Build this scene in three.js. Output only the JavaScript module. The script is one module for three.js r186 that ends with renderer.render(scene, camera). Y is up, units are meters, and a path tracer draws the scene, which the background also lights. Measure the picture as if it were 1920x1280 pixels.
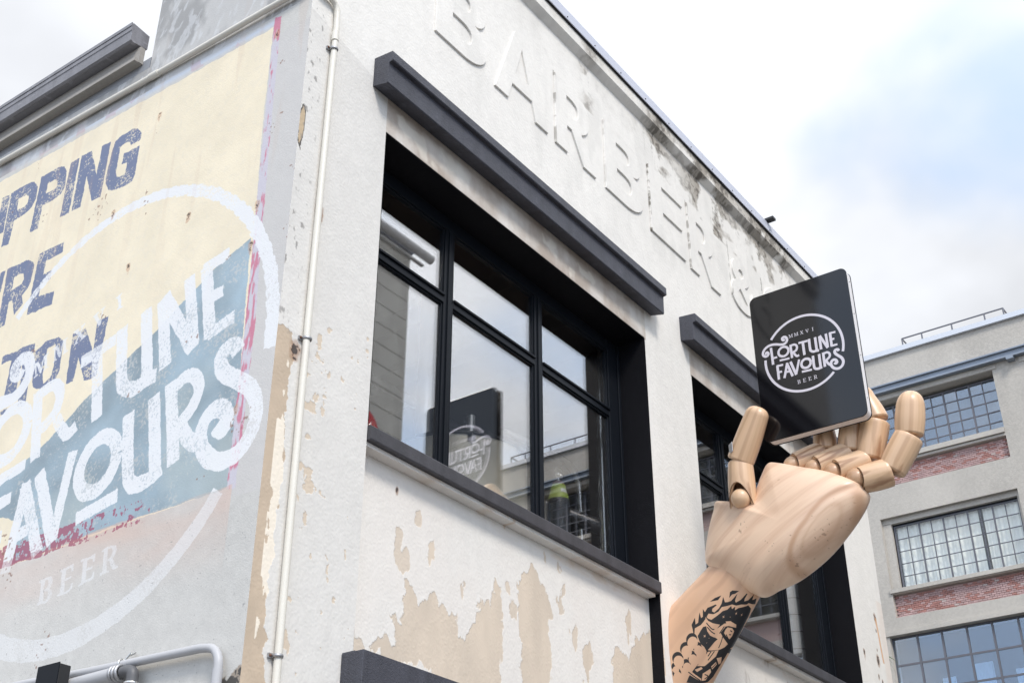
import * as THREE from 'three';
import { mergeGeometries } from 'three/addons/utils/BufferGeometryUtils.js';
import { RoundedBoxGeometry } from 'three/addons/geometries/RoundedBoxGeometry.js';
import { FontLoader } from 'three/addons/loaders/FontLoader.js';
import { TextGeometry } from 'three/addons/geometries/TextGeometry.js';

// ------------------------------------------------------------------ camera, sky, sun, exposure
const scene = new THREE.Scene();
const camera = new THREE.PerspectiveCamera(29.95, 1024 / 682, 0.1, 900);
camera.position.set(-5.703, 1.6, 6.303);
{
  const az = THREE.MathUtils.degToRad(35.8), p = THREE.MathUtils.degToRad(29.97);
  camera.lookAt(-5.703 + 10 * Math.cos(az) * Math.cos(p), 1.6 + 10 * Math.sin(p), 6.303 - 10 * Math.sin(az) * Math.cos(p));
}
const EXPOSURE = 1.04, SUN_POWER = 2.5;
const sunDir = new THREE.Vector3(-0.42, 0.72, 0.56).normalize();
const renderer = new THREE.WebGLRenderer({ antialias: true });
renderer.toneMapping = THREE.LinearToneMapping;
renderer.toneMappingExposure = EXPOSURE;
renderer.shadowMap.enabled = true;
const sun = new THREE.DirectionalLight(new THREE.Color(1, 0.93, 0.84), SUN_POWER);
sun.position.copy(sunDir).multiplyScalar(60).add(new THREE.Vector3(6, 5, 0));
sun.target.position.set(6, 5, 0);
sun.castShadow = true; sun.shadow.radius = 24; sun.shadow.mapSize.set(2048, 2048);
Object.assign(sun.shadow.camera, { left: -30, right: 30, top: 30, bottom: -30, near: 1, far: 140 });
scene.add(sun, sun.target);

// ------------------------------------------------------------------ noise
let seed = 7;
const rnd = () => { seed = (seed + 0x6d2b79f5) | 0; let t = Math.imul(seed ^ (seed >>> 15), 1 | seed); t = (t + Math.imul(t ^ (t >>> 7), 61 | t)) ^ t; return ((t ^ (t >>> 14)) >>> 0) / 4294967296; };
const LAT = new Float32Array(65536); for (let i = 0; i < 65536; i++) LAT[i] = rnd();
function vn(x, y) {                                       // value noise 0..1
  const xi = Math.floor(x), yi = Math.floor(y); let fx = x - xi, fy = y - yi;
  fx = fx * fx * (3 - 2 * fx); fy = fy * fy * (3 - 2 * fy);
  const a = xi & 255, b = (xi + 1) & 255, c = (yi & 255) << 8, d = ((yi + 1) & 255) << 8;
  const p = LAT[a | c], q = LAT[b | c], r = LAT[a | d], s = LAT[b | d];
  return p + (q - p) * fx + (r - p) * fy + (p - q - r + s) * fx * fy;
}
function fbm(x, y, o = 4) { let s = 0, a = 0.5, n = 0; for (let i = 0; i < o; i++) { s += a * vn(x + i * 17.3, y + i * 9.1); n += a; a *= 0.5; x *= 2.03; y *= 2.03; } return s / n; }
const cl = (v, a = 0, b = 1) => (v < a ? a : v > b ? b : v);
const sst = (a, b, v) => { v = cl((v - a) / (b - a)); return v * v * (3 - 2 * v); };
const ENC = new Uint8Array(4097); for (let i = 0; i <= 4096; i++) { const v = i / 4096; ENC[i] = Math.round(255 * (v <= 0.0031308 ? 12.92 * v : 1.055 * Math.pow(v, 1 / 2.4) - 0.055)); }
const enc = (v) => ENC[Math.round(cl(v) * 4096)];

{                                                         // bright broken cloud with a little pale blue between
  const W = 2048, H = 1024, data = new Float32Array(W * H * 4);
  for (let j = 0; j < H; j++) for (let i = 0; i < W; i++) {
    const u = ((i + 0.5) / W - 0.5) * 2 * Math.PI, v = ((j + 0.5) / H - 0.5) * Math.PI;
    const y = Math.sin(v), cx = Math.cos(v) * Math.cos(u), cz = Math.cos(v) * Math.sin(u), k = (j * W + i) * 4;
    if (y <= 0) { data.set([0.3, 0.3, 0.3, 1], k); continue; }
    const px = cx / (y + 0.22), pz = cz / (y + 0.22);
    const ox = 126.843, oz = 183.093, w = fbm(px * 1.3 + ox + 40, pz * 1.3 + oz + 11, 3) - 0.5;
    const n = fbm(px * 1.7 + ox + 5.2 + w * 0.9, pz * 1.7 + oz + 33.7 + w * 0.7, 7);
    const f = fbm(px * 5 + ox + 90, pz * 5 + oz + 3, 5);
    const cover = sst(0.30, 0.56, n + 0.22 * (f - 0.5) + 0.008 + 0.08 * cx - 0.12 * cz);
    const g = cx * sunDir.x + y * sunDir.y + cz * sunDir.z;      // cloud scatters forward: brighter towards the sun behind it
    const glow = 1 + 1.15 * sst(-0.25, 0.9, g);
    const dense = sst(0.42, 0.8, n);
    const L = (0.89 + 0.44 * (f - 0.5) - 0.12 * dense) * glow, B = 0.98 * (1 + 1.1 * sst(-0.25, 0.9, g));
    const bl = [0.56 * B, 0.69 * B, 0.90 * B];
    data[k] = bl[0] + (L * 0.955 - bl[0]) * cover; data[k + 1] = bl[1] + (L * 0.98 - bl[1]) * cover; data[k + 2] = bl[2] + (L * 1.03 - bl[2]) * cover; data[k + 3] = 1;
  }
  const sky = new THREE.DataTexture(data, W, H, THREE.RGBAFormat, THREE.FloatType);
  sky.mapping = THREE.EquirectangularReflectionMapping; sky.magFilter = sky.minFilter = THREE.LinearFilter; sky.needsUpdate = true;
  scene.background = sky; scene.environment = sky;
}

// ------------------------------------------------------------------ textures
function dataTex(W, H, fn, srgb = true) {                 // fn(i, j) -> [r, g, b] linear; row 0 is the bottom
  const d = new Uint8Array(W * H * 4);
  for (let j = 0; j < H; j++) for (let i = 0; i < W; i++) {
    const c = fn(i, j), k = (j * W + i) * 4;
    if (srgb) { d[k] = enc(c[0]); d[k + 1] = enc(c[1]); d[k + 2] = enc(c[2]); } else { d[k] = d[k + 1] = d[k + 2] = Math.round(255 * cl(c[0])); }
    d[k + 3] = 255;
  }
  const t = new THREE.DataTexture(d, W, H, THREE.RGBAFormat);
  if (srgb) t.colorSpace = THREE.SRGBColorSpace;
  t.magFilter = THREE.LinearFilter; t.minFilter = THREE.LinearMipmapLinearFilter; t.generateMipmaps = true; t.anisotropy = 8;
  t.wrapS = t.wrapT = THREE.ClampToEdgeWrapping; t.needsUpdate = true;
  return t;
}
const rep = (t, a, b) => { const c = t.clone(); c.wrapS = c.wrapT = THREE.RepeatWrapping; c.repeat.set(a, b); c.needsUpdate = true; return c; };
function layer(W, H, draw) {                              // a 2D canvas, returned as its pixels
  const c = document.createElement('canvas'); c.width = W; c.height = H; const x = c.getContext('2d'); draw(x);
  return x.getImageData(0, 0, W, H).data;
}
function poly(x, p, close = true) { x.moveTo(p[0], p[1]); for (let i = 2; i < p.length; i += 2) x.lineTo(p[i], p[i + 1]); if (close) x.closePath(); }
function smooth(x, p) {                                   // Catmull-Rom through the points
  const P = []; for (let i = 0; i < p.length; i += 2) P.push(new THREE.Vector2(p[i], p[i + 1]));
  const q = new THREE.SplineCurve(P).getPoints(P.length * 6); x.moveTo(q[0].x, q[0].y); for (const a of q) x.lineTo(a.x, a.y);
}
const per = (v, n) => ((v % n) + n) % n;
// tiling plaster height: each texel blends the noise with its shifted copy so that the edges meet
const tileNoise = (S, f) => { const F = (i, j) => f(i / S, j / S); return (i, j) => { const a = sst(0, 1, i / S), b = sst(0, 1, j / S); return (F(i, j) * (1 - a) + F(i - S, j) * a) * (1 - b) + (F(i, j - S) * (1 - a) + F(i - S, j - S) * a) * b; }; };
const plasterH = dataTex(1024, 1024, ((n) => (i, j) => [n(i, j)])(tileNoise(1024, (x, y) => 0.5 * fbm(x * 9 + 300, y * 9 + 300, 6) + 0.3 * fbm(x * 90 + 50, y * 90 + 50, 3) + 0.2 * vn(x * 220 + 300, y * 220 + 300))), false);
const weatherMap = dataTex(512, 512, ((n, m, q) => (i, j) => { const st = n(i, j), ch = m(i, j); let v = 0.72 + 0.6 * (st - 0.5) + 0.18 * (q(i, j) - 0.5); if (ch > 0.70) v += 0.5 * (ch - 0.70) / 0.1; return [v, v * 0.99, v * 0.985]; })(tileNoise(512, (x, y) => fbm(x * 22 + 80, y * 1.5 + 80, 5)), tileNoise(512, (x, y) => fbm(x * 16 + 30, y * 16 + 90, 4)), tileNoise(512, (x, y) => vn(x * 120 + 80, y * 120 + 80))));
const concreteMap = dataTex(512, 512, ((n, m) => (i, j) => { const v = 0.78 + 0.34 * (n(i, j) - 0.5) + 0.14 * (m(i, j) - 0.5); return [v, v, v]; })(tileNoise(512, (x, y) => fbm(x * 5 + 80, y * 3 + 80, 5)), tileNoise(512, (x, y) => vn(x * 120 + 80, y * 120 + 80))));

// front wall: x 0..12.6, y 3.8..13.3 on one sheet
const FX = 12.6, FY0 = 3.8, FYH = 9.5;
const PEEL = [
  [1.79, 5.04, 1.96, 4.95, 2.08, 5.03, 2.22, 4.92, 2.42, 5.02, 2.46, 4.87, 2.6, 4.82, 2.8, 5.2, 2.9, 5.12, 2.96, 5.4, 3.04, 5.36, 3.1, 4.94, 3.06, 4.5, 2.9, 4.37, 2.3, 4.37, 2.1, 4.4, 1.93, 4.46, 1.64, 4.35, 1.39, 4.38, 1.66, 4.56, 1.62, 4.72, 1.73, 4.68],
  [3.32, 5.55, 3.51, 5.69, 3.68, 5.59, 3.88, 5.38, 3.76, 5.2, 3.86, 4.9, 3.82, 4.6, 3.36, 4.55, 3.34, 5.12],
  [4.34, 5.12, 4.5, 5.16, 4.54, 4.96, 4.37, 4.91], [4.87, 5.22, 5.23, 5.33, 5.4, 5.5, 5.7, 5.56, 5.7, 4.9, 4.9, 4.85],
  [2.02, 5.45, 2.1, 5.5, 2.12, 5.3, 2.05, 5.25], [5.2, 5.62, 5.32, 5.66, 5.3, 5.5],
  [7.7, 5.2, 8.0, 5.5, 8.15, 5.45, 8.3, 4.9, 8.0, 4.8],
];
const peelMask = layer(1024, 1024, (x) => { x.setTransform(1024 / FX, 0, 0, 1024 / FYH, 0, -FY0 * 1024 / FYH); x.fillStyle = '#fff'; for (const p of PEEL) { x.beginPath(); poly(x, p); x.fill(); } });
const maskAt = (m, S, u, v) => { const i = Math.round(u * S), j = Math.round(v * S); return i < 0 || j < 0 || i >= S || j >= S ? 0 : m[(j * S + i) * 4 + 3] / 255; };
const mix3 = (a, b, t) => [a[0] + (b[0] - a[0]) * t, a[1] + (b[1] - a[1]) * t, a[2] + (b[2] - a[2]) * t];
const spots = [[0.316, 7.8, 0.05, 0.12], [0.2, 6.42, 0.06, 0.12], [0.33, 7.74, 0.03, 0.09], [11.456, 6.76, 0.035, 0.12], [11.96, 6.76, 0.06, 0.12], [12.08, 7.41, 0.05, 0.1], [1.17, 5.9, 0.02, 0.05], [1.6, 5.78, 0.02, 0.05], [11.98, 6.9, 0.02, 0.03], [12.05, 7.2, 0.02, 0.03], [11.9, 6.5, 0.03, 0.06], [12.02, 6.45, 0.03, 0.05]];
function frontColour(x, y) {
  const big = fbm(x * 0.9 + 20, y * 0.9 + 4, 4), fine = fbm(x * 14, y * 14, 3), grain = vn(x * 150, y * 150);
  const streak = fbm(x * 9 + 70, y * 0.9, 4);
  let v = 0.755 + 0.09 * (big - 0.5) + 0.06 * (fine - 0.5) + 0.035 * (grain - 0.5) + 0.05 * (streak - 0.5);
  let c = [v, v * 0.97, v * 0.915], h = 0.5 + 0.5 * (fbm(x * 6 + 9, y * 6 + 70, 5) - 0.5) + 0.22 * (vn(x * 60, y * 60) - 0.5);
  if (x < 1.06 && y < 9.62 - 0.25 * (x - 0.8)) c = mix3(c, [0.67 * v / 0.77, 0.65 * v / 0.77, 0.615 * v / 0.77], 0.85);   // repainted pier
  // smears of grey dirt on the top part
  const sm = sst(0.56, 0.74, fbm(x * 3.1 + 9, y * 1.3 + 60, 5)) * sst(9.2, 11, y);
  c = mix3(c, [0.5, 0.49, 0.46], 0.22 * sm);
  // stained band over each window head
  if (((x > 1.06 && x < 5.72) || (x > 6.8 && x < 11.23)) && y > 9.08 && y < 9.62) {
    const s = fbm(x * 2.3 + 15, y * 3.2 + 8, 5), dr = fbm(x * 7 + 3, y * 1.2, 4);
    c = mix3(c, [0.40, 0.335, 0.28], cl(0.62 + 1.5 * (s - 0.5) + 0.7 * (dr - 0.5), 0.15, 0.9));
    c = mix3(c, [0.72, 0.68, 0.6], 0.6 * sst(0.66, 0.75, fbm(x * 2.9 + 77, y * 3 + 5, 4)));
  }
  // flaking paint under the sills
  const panel = y < 5.99 && ((x > 1.06 && x < 5.72) || (x > 6.8 && x < 11.3));
  if (panel) {
    c = mix3(c, [0.74, 0.69, 0.64], 0.55 * sst(0.35, 0.7, fbm(x * 1.1 + 31, y * 0.8 + 9, 4)));
    const wx = x + 0.10 * (fbm(x * 7, y * 5 + 40, 4) - 0.5) + 0.09 * (fbm(x * 24, y * 18, 4) - 0.5), wy = y + 0.34 * (fbm(x * 9 + 50, y * 4, 4) - 0.5);
    let m = maskAt(peelMask, 1024, wx / FX, (wy - FY0) / FYH);
    m = Math.max(m, sst(0.73, 0.745, fbm(x * 4 + 12, y * 2.3 + 88, 6)) * 0.9);
    const tan = 0.9 + 0.3 * (fbm(x * 5, y * 2, 4) - 0.5);
    c = mix3(c, [0.68 * tan, 0.565 * tan, 0.44 * tan], m * 0.85); h -= 0.45 * m; if (m < 0.5 && m > 0.02) h += 0.12;
    const near = maskAt(peelMask, 1024, (wx + 0.02) / FX, (wy - 0.025 - FY0) / FYH);
    if (near > 0.5 && m < 0.5) c = mix3(c, [0.82, 0.81, 0.78], 0.25);
    c = mix3(c, [0.55, 0.4, 0.27], 0.5 * sst(0.55, 0.8, fbm(x * 3 + 6, y * 9, 4)) * sst(5.8, 5.97, y + 0.1 * (fine - 0.5)));
    if (x > 6.8) c = mix3(c, [0.34, 0.29, 0.24], 0.75 * sst(0.55, 0.7, fbm(x * 2.6 + 3, y * 1.9 + 21, 5)));
  }
  // bare render down the corner and round the pipe
  const edge = 0.17 + 0.13 * (fbm(x * 3 + 5, y * 2.2 + 3, 5) - 0.5) + 0.10 * (fbm(x * 12, y * 12, 3) - 0.5) + 0.03 * sst(5.9, 5.2, y);
  if (y < 6.5 + 0.1 * fine && x < 0.5) {
    const bare = x < edge ? 1 : 0, cream = sst(0.54, 0.58, fbm(x * 8 + 70, y * 3 + 12, 5)) * sst(0.06, 0.11, x);
    const t = 0.92 + 0.25 * (fbm(x * 6, y * 6, 4) - 0.5);
    h -= 0.45 * bare * (1 - 0.5 * cream); c = mix3(c, cream > 0.5 ? [0.82, 0.74, 0.62] : [0.55 * t, 0.43 * t, 0.31 * t], bare * 0.92);
  }
  if (x > 0.3 && x < 1.05 && y < 6.9) { const m = sst(0.71, 0.72, fbm(x * 11 + 14, y * 8 + 5, 6) + 0.10 * sst(0.7, 0.35, x) - 0.05); c = mix3(c, [0.62, 0.51, 0.39], 0.85 * m); h -= 0.4 * m; }
  const chip = Math.hypot((x - 0.03) / 0.035, (y - 8.5) / 0.22) + 0.8 * (fbm(x * 20, y * 9, 4) - 0.5);
  if (chip < 1) c = chip > 0.8 ? [0.1, 0.09, 0.08] : [0.5, 0.39, 0.26];
  if (x < 0.24) { const m = sst(0.66, 0.76, fbm(x * 26 + 8, y * 13, 4)) * sst(6.4, 6.8, y); c = mix3(c, [0.2, 0.19, 0.18], 0.75 * m * sst(0.24, 0.14, x)); }
  // mould under the coping, thickest past the middle
  if (y > 11.8) {
    c = mix3(c, [0.6, 0.55, 0.46], 0.35 * sst(12.45, 12.8, y) * sst(0.4, 0.6, fbm(x * 4, y * 4 + 2, 4)));
    const bl = (a, w) => Math.exp(-(((x - a) / w) ** 2)), where = cl(0.06 + 0.9 * bl(6.3, 0.32) + 1.1 * bl(7.75, 0.75) + 0.95 * bl(9.35, 0.55) + 0.7 * bl(10.1, 0.3) + 0.5 * bl(4.6, 0.15));
    const m = where * sst(0.40, 0.60, fbm(x * 3.4, y * 5 + 5, 6) + 0.26 * sst(12.1, 12.7, y) - 0.12 * sst(12.3, 11.9, y) - 0.07);
    c = mix3(c, [0.2, 0.165, 0.12], 0.72 * m); c = mix3(c, [0.06, 0.05, 0.04], 0.7 * m * sst(0.48, 0.62, fbm(x * 13, y * 13, 4)));
    const dr = sst(0.56, 0.66, fbm(x * 11 + 19, y * 2.2 + 7, 5)) * sst(11.75, 12.5, y) * where;
    c = mix3(c, [0.2, 0.185, 0.16], 0.75 * dr * sst(0.4, 0.6, fbm(x * 30, y * 30, 3)));
  }
  for (const [lx, d] of [[6.02, 0.9], [7.045, 0.7], [3.87, 0.55], [8.26, 0.6], [9.32, 0.9], [4.945, 0.2]]) if (y > 10.8 && y < 11.9) {   // grime caught along the letters
    const m = sst(0.02, 0.006, Math.abs(x - lx)) * sst(0.44, 0.6, fbm(x * 30, y * 12 + lx, 4)); if (m > 0) c = mix3(c, [0.14, 0.125, 0.1], d * m);
  }
  for (const [sx, sy, r, l] of spots) {
    const dx = (x - sx) / r, dy = (y - sy) / (y > sy ? r * 1.3 : l), d = dx * dx + dy * dy + 1.2 * (fbm(x * 40, y * 30, 3) - 0.5);
    if (d < 1.4) c = mix3(c, d < 0.25 ? [0.05, 0.035, 0.03] : [0.33, 0.2, 0.13], d < 0.25 ? 0.95 : 0.75 * (1.4 - d));
  }
  if (x > 11.9) {                                         // rust run and bare strip near the far end
    const rx = Math.abs(x - (12.1 + (7.35 - y) * 0.14 + 0.02 * (fbm(1, y * 6, 3) - 0.5)));
    if (y < 7.4 && y > 6.75) c = mix3(c, [0.62, 0.33, 0.16], 0.85 * sst(0.045, 0.012, rx));
    if (y < 7.7) c = mix3(c, [0.7, 0.6, 0.52], 0.5 * sst(-0.04, 0.09, x - 12.2 - 0.12 * (fbm(x * 5, y * 4, 5) - 0.5)));
  }
  c[3] = h; return c;
}
const frontH = new Float32Array(2048 * 1536);
const frontMap = dataTex(2048, 1536, (i, j) => { const c = frontColour((i + 0.5) / 2048 * FX, FY0 + (j + 0.5) / 1536 * FYH); frontH[j * 2048 + i] = c[3]; return c; });
const frontBump = dataTex(2048, 1536, (i, j) => [frontH[j * 2048 + i]], false);

// side wall: z -6..0.1, y 3.6..13.4, with the painted mural on it
const SZ0 = -6, SZW = 6.1, SY0 = 3.6, SYH = 9.8;
const LETTERS = [[[-4.443, 9.635, -4.311, 9.631, -4.27, 9.131, -4.404, 9.134]], [[-4.29, 9.64, -3.983, 9.638, -3.885, 9.602, -3.811, 9.518, -3.793, 9.362, -3.841, 9.265, -3.942, 9.221, -4.109, 9.215, -4.114, 8.928, -4.238, 8.933], [-4.123, 9.49, -3.986, 9.49, -3.938, 9.447, -3.925, 9.36, -3.967, 9.334, -4.104, 9.336]], [[-3.783, 9.617, -3.498, 9.619, -3.404, 9.585, -3.34, 9.5, -3.31, 9.312, -3.349, 9.221, -3.471, 9.194, -3.644, 9.199, -3.636, 8.919, -3.764, 8.92], [-3.631, 9.475, -3.522, 9.471, -3.466, 9.424, -3.459, 9.348, -3.501, 9.33, -3.628, 9.338]], [[-3.295, 9.58, -3.155, 9.585, -3.142, 8.899, -3.283, 8.905]], [[-3.127, 9.597, -2.967, 9.575, -2.805, 9.217, -2.803, 9.568, -2.668, 9.559, -2.66, 8.89, -2.793, 8.895, -2.969, 9.269, -2.963, 8.896, -3.101, 8.898]], [[-2.616, 9.43, -2.594, 9.521, -2.507, 9.559, -2.352, 9.557, -2.269, 9.532, -2.185, 9.434, -2.177, 9.367, -2.203, 9.348, -2.324, 9.358, -2.356, 9.412, -2.434, 9.431, -2.497, 9.403, -2.486, 9.102, -2.461, 9.035, -2.412, 9.006, -2.332, 9.012, -2.334, 9.145, -2.419, 9.16, -2.41, 9.289, -2.184, 9.279, -2.171, 8.94, -2.198, 8.877, -2.277, 8.86, -2.484, 8.882, -2.553, 8.921, -2.621, 9.022, -2.634, 9.112]], [[-4.017, 8.579, -3.844, 8.57, -3.672, 8.557, -3.585, 8.501, -3.551, 8.442, -3.544, 8.252, -3.574, 8.193, -3.646, 8.14, -3.601, 8.025, -3.711, 7.941, -3.8, 8.146, -3.85, 8.132, -3.837, 7.863, -3.951, 7.863], [-3.865, 8.426, -3.78, 8.434, -3.708, 8.413, -3.671, 8.34, -3.698, 8.285, -3.845, 8.273]], [[-4.13, 8.576, -4.046, 8.573, -4.053, 8.32, -4.135, 8.329]], [[-3.503, 8.556, -3.119, 8.548, -3.107, 8.423, -3.359, 8.426, -3.351, 8.269, -3.218, 8.263, -3.222, 8.161, -3.343, 8.167, -3.356, 8.016, -3.11, 7.986, -3.103, 7.84, -3.487, 7.857]], [[-3.736, 7.484, -3.239, 7.476, -3.233, 7.368, -3.397, 7.367, -3.384, 6.977, -3.562, 6.979, -3.574, 7.402, -3.73, 7.403]], [[-3.393, 7.372, -3.258, 7.376, -3.185, 6.815, -3.303, 6.822]], [[-3.218, 7.363, -3.062, 7.427, -2.886, 7.415, -2.785, 7.333, -2.764, 7.026, -2.814, 6.931, -3.004, 6.913, -3.113, 6.969, -3.158, 7.048], [-3.023, 7.336, -2.906, 7.345, -2.861, 7.094, -2.883, 6.989, -2.973, 6.958, -3.016, 7.069]], [[-2.665, 7.368, -2.487, 7.374, -2.306, 7.061, -2.326, 7.384, -2.178, 7.388, -2.201, 6.792, -2.362, 6.798, -2.509, 7.073, -2.525, 6.849, -2.624, 6.844]], [[-3.566, 6.863, -3.464, 6.87, -3.465, 6.824, -3.551, 6.818]]];
const EMBLEM = [[0.065, 1, -0.444, 0.527, -0.469, 0.501, -0.498, 0.53, -0.494, 0.568, -0.446, 0.586, -0.396, 0.55, -0.38, 0.481, -0.411, 0.423, -0.478, 0.392, -0.567, 0.41, -0.672, 0.451, -0.78, 0.476, -0.891, 0.466, -0.98, 0.416, -1.035, 0.338, -1.038, 0.269, -0.989, 0.214, -0.928, 0.217, -0.899, 0.266, -0.927, 0.31, -0.962, 0.294, -0.949, 0.263], [0.065, 0, -0.819, 0.402, -0.812, 0.152, -0.809, -0.069], [0.053, 0, -0.817, 0.104, -0.683, 0.099], [0.061, 1, -0.375, 0.183, -0.391, 0.136, -0.424, 0.098, -0.469, 0.075, -0.521, 0.07, -0.57, 0.085, -0.609, 0.116, -0.633, 0.159, -0.637, 0.208, -0.622, 0.256, -0.589, 0.294, -0.543, 0.317, -0.492, 0.321, -0.442, 0.307, -0.403, 0.275, -0.38, 0.232, -0.375, 0.183], [0.051, 0, -0.63, -0.014, -0.375, -0.033], [0.061, 0, -0.31, 0.322, -0.307, -0.047], [0.057, 1, -0.32, 0.287, -0.235, 0.297, -0.176, 0.271, -0.151, 0.206, -0.178, 0.131, -0.25, 0.101, -0.304, 0.1], [0.057, 1, -0.26, 0.095, -0.222, 0.016, -0.177, -0.037, -0.122, -0.025], [0.057, 0, -0.102, 0.297, 0.135, 0.281], [0.065, 0, 0.01, 0.282, 0.012, -0.069], [0.065, 1, 0.174, 0.318, 0.171, 0.056, 0.19, -0.014, 0.247, -0.052, 0.312, -0.055, 0.387, -0.064], [0.065, 0, 0.331, 0.316, 0.332, -0.05], [0.065, 0, 0.438, 0.305, 0.442, -0.058], [0.065, 0, 0.448, 0.315, 0.608, -0.07], [0.061, 0, 0.606, 0.318, 0.612, -0.064], [0.065, 0, 0.711, 0.31, 0.709, -0.066], [0.053, 0, 0.688, 0.299, 0.848, 0.286], [0.053, 0, 0.7, 0.125, 0.799, 0.116], [0.053, 0, 0.697, -0.049, 0.853, -0.055], [0.065, 0, -0.706, -0.134, -0.705, -0.512], [0.053, 0, -0.73, -0.138, -0.555, -0.153], [0.053, 0, -0.708, -0.319, -0.604, -0.322], [0.061, 0, -0.445, -0.135, -0.562, -0.516], [0.065, 0, -0.46, -0.138, -0.349, -0.531], [0.05, 0, -0.521, -0.371, -0.402, -0.379], [0.065, 0, -0.362, -0.132, -0.255, -0.523], [0.057, 0, -0.138, -0.144, -0.258, -0.515], [0.065, 1, 0.142, -0.313, 0.128, -0.357, 0.097, -0.393, 0.055, -0.415, 0.009, -0.419, -0.035, -0.406, -0.071, -0.376, -0.092, -0.335, -0.095, -0.288, -0.08, -0.243, -0.05, -0.207, -0.008, -0.185, 0.039, -0.181, 0.083, -0.195, 0.118, -0.225, 0.139, -0.266, 0.142, -0.313], [0.053, 0, -0.109, -0.491, 0.149, -0.511], [0.065, 1, 0.216, -0.159, 0.21, -0.426, 0.233, -0.508, 0.308, -0.536, 0.409, -0.524], [0.065, 0, 0.372, -0.161, 0.371, -0.534], [0.065, 0, 0.475, -0.154, 0.476, -0.541], [0.057, 1, 0.468, -0.202, 0.555, -0.178, 0.615, -0.209, 0.635, -0.281, 0.595, -0.339, 0.525, -0.379, 0.49, -0.383], [0.061, 1, 0.52, -0.381, 0.56, -0.474, 0.615, -0.535], [0.069, 1, 0.862, -0.239, 0.844, -0.196, 0.797, -0.186, 0.761, -0.218, 0.775, -0.284, 0.834, -0.354, 0.904, -0.433, 0.935, -0.531, 0.905, -0.628, 0.829, -0.681, 0.744, -0.676, 0.666, -0.619, 0.63, -0.53, 0.65, -0.457, 0.706, -0.427, 0.761, -0.452, 0.781, -0.511, 0.746, -0.538, 0.72, -0.502]];
const BLUE = [-0.428, 7.508, -0.841, 7.361, -1.484, 6.987, -2.255, 6.62, -2.714, 6.333, -3.31, 6.089, -4.911, 5.987, -3.7, 5.942, -2.9, 5.62, -2.93, 5.257, -1.591, 5.291, -0.408, 5.29, -0.314, 5.292, -0.35, 5.944];
const YELLOW = [-0.477, 9.832, -6, 9.93, -6, 5.25, -2.961, 5.25, -0.345, 5.295, -0.39, 7.473, -0.457, 8.604];
const PINK = [-0.47, 9.95, -0.388, 9.925, -0.354, 8.789, -0.303, 7.489, -0.26, 6.672, -0.257, 5.754, -0.266, 5.267, -0.36, 5.276, -0.36, 5.78, -0.37, 6.706, -0.40, 7.521, -0.44, 8.823];
function drawEmblem(x, tf, old) {                         // strokes in units of the ring's radius
  x.lineCap = 'butt'; x.lineJoin = 'round';
  EMBLEM.forEach((s, n) => {
    const p = s.slice(2).map((v, i) => (i % 2 || !old || n > 6 ? v : v - 0.09));
    x.save(); x.transform(...tf); x.lineWidth = s[0] * (old ? 1.1 : 1); x.beginPath(); s[1] ? smooth(x, p) : poly(x, p, false); x.stroke(); x.restore();
  });
}
const ring = (x, cx, cy, R, w) => { x.lineWidth = w; x.beginPath(); x.arc(cx, cy, R, 2.48, -0.285, true); x.stroke(); x.beginPath(); x.arc(cx, cy, R, -0.833, 3.034 - 2 * Math.PI, true); x.stroke(); };
function spaced(x, word, cx, cy, h, step, font, turn = 0) { x.save(); x.translate(cx, cy); x.rotate(turn); x.scale(1, -1); x.font = font; x.textAlign = 'center'; x.textBaseline = 'middle'; x.scale(h / 100, h / 100); [...word].forEach((ch, i) => x.fillText(ch, (i - (word.length - 1) / 2) * step * 100, 0)); x.restore(); }
const S2 = 2048, wallTf = (x) => x.setTransform(S2 / SZW, 0, 0, S2 / SYH, -SZ0 * S2 / SZW, -SY0 * S2 / SYH);
const lField = layer(S2, S2, (x) => { wallTf(x); x.fillStyle = '#f00'; x.beginPath(); poly(x, YELLOW); x.fill(); x.fillStyle = '#0f0'; x.beginPath(); poly(x, BLUE); x.fill(); x.fillStyle = '#00f'; x.beginPath(); poly(x, PINK); x.fill(); });
const lNavy = layer(S2, S2, (x) => { wallTf(x); x.fillStyle = '#fff'; for (const p of LETTERS) { x.beginPath(); p.forEach((r) => poly(x, r)); x.fill('evenodd'); } });
const lWhite = layer(S2, S2, (x) => {
  wallTf(x); x.strokeStyle = x.fillStyle = '#fff';
  drawEmblem(x, [1.876, 0.498, -0.446, 1.952, -2.133, 6.478], true);
  for (let k = 0; k < 90; k++) { const a0 = -0.06 + 2.46 * k / 90; x.lineWidth = 0.145 - 0.06 * k / 90 + 0.015 * (k * 7 % 5 - 2) / 2; x.beginPath(); x.arc(-2.117, 6.486, 2.055, a0, a0 + 0.03); x.stroke(); }
  for (let k = 0; k < 60; k++) { const a0 = -0.62 - 1.6 * k / 60; x.lineWidth = 0.13 + 0.07 * k / 60; x.beginPath(); x.arc(-2.117, 6.486, 2.055, a0, a0 - 0.03, true); x.stroke(); }
  spaced(x, 'MMXVI', -2.56, 7.33, 0.23, 1.15, 'bold 100px serif', 0.30); spaced(x, 'BEER', -1.97, 4.97, 0.30, 0.84, 'bold 100px serif', 0.13);
});
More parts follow.
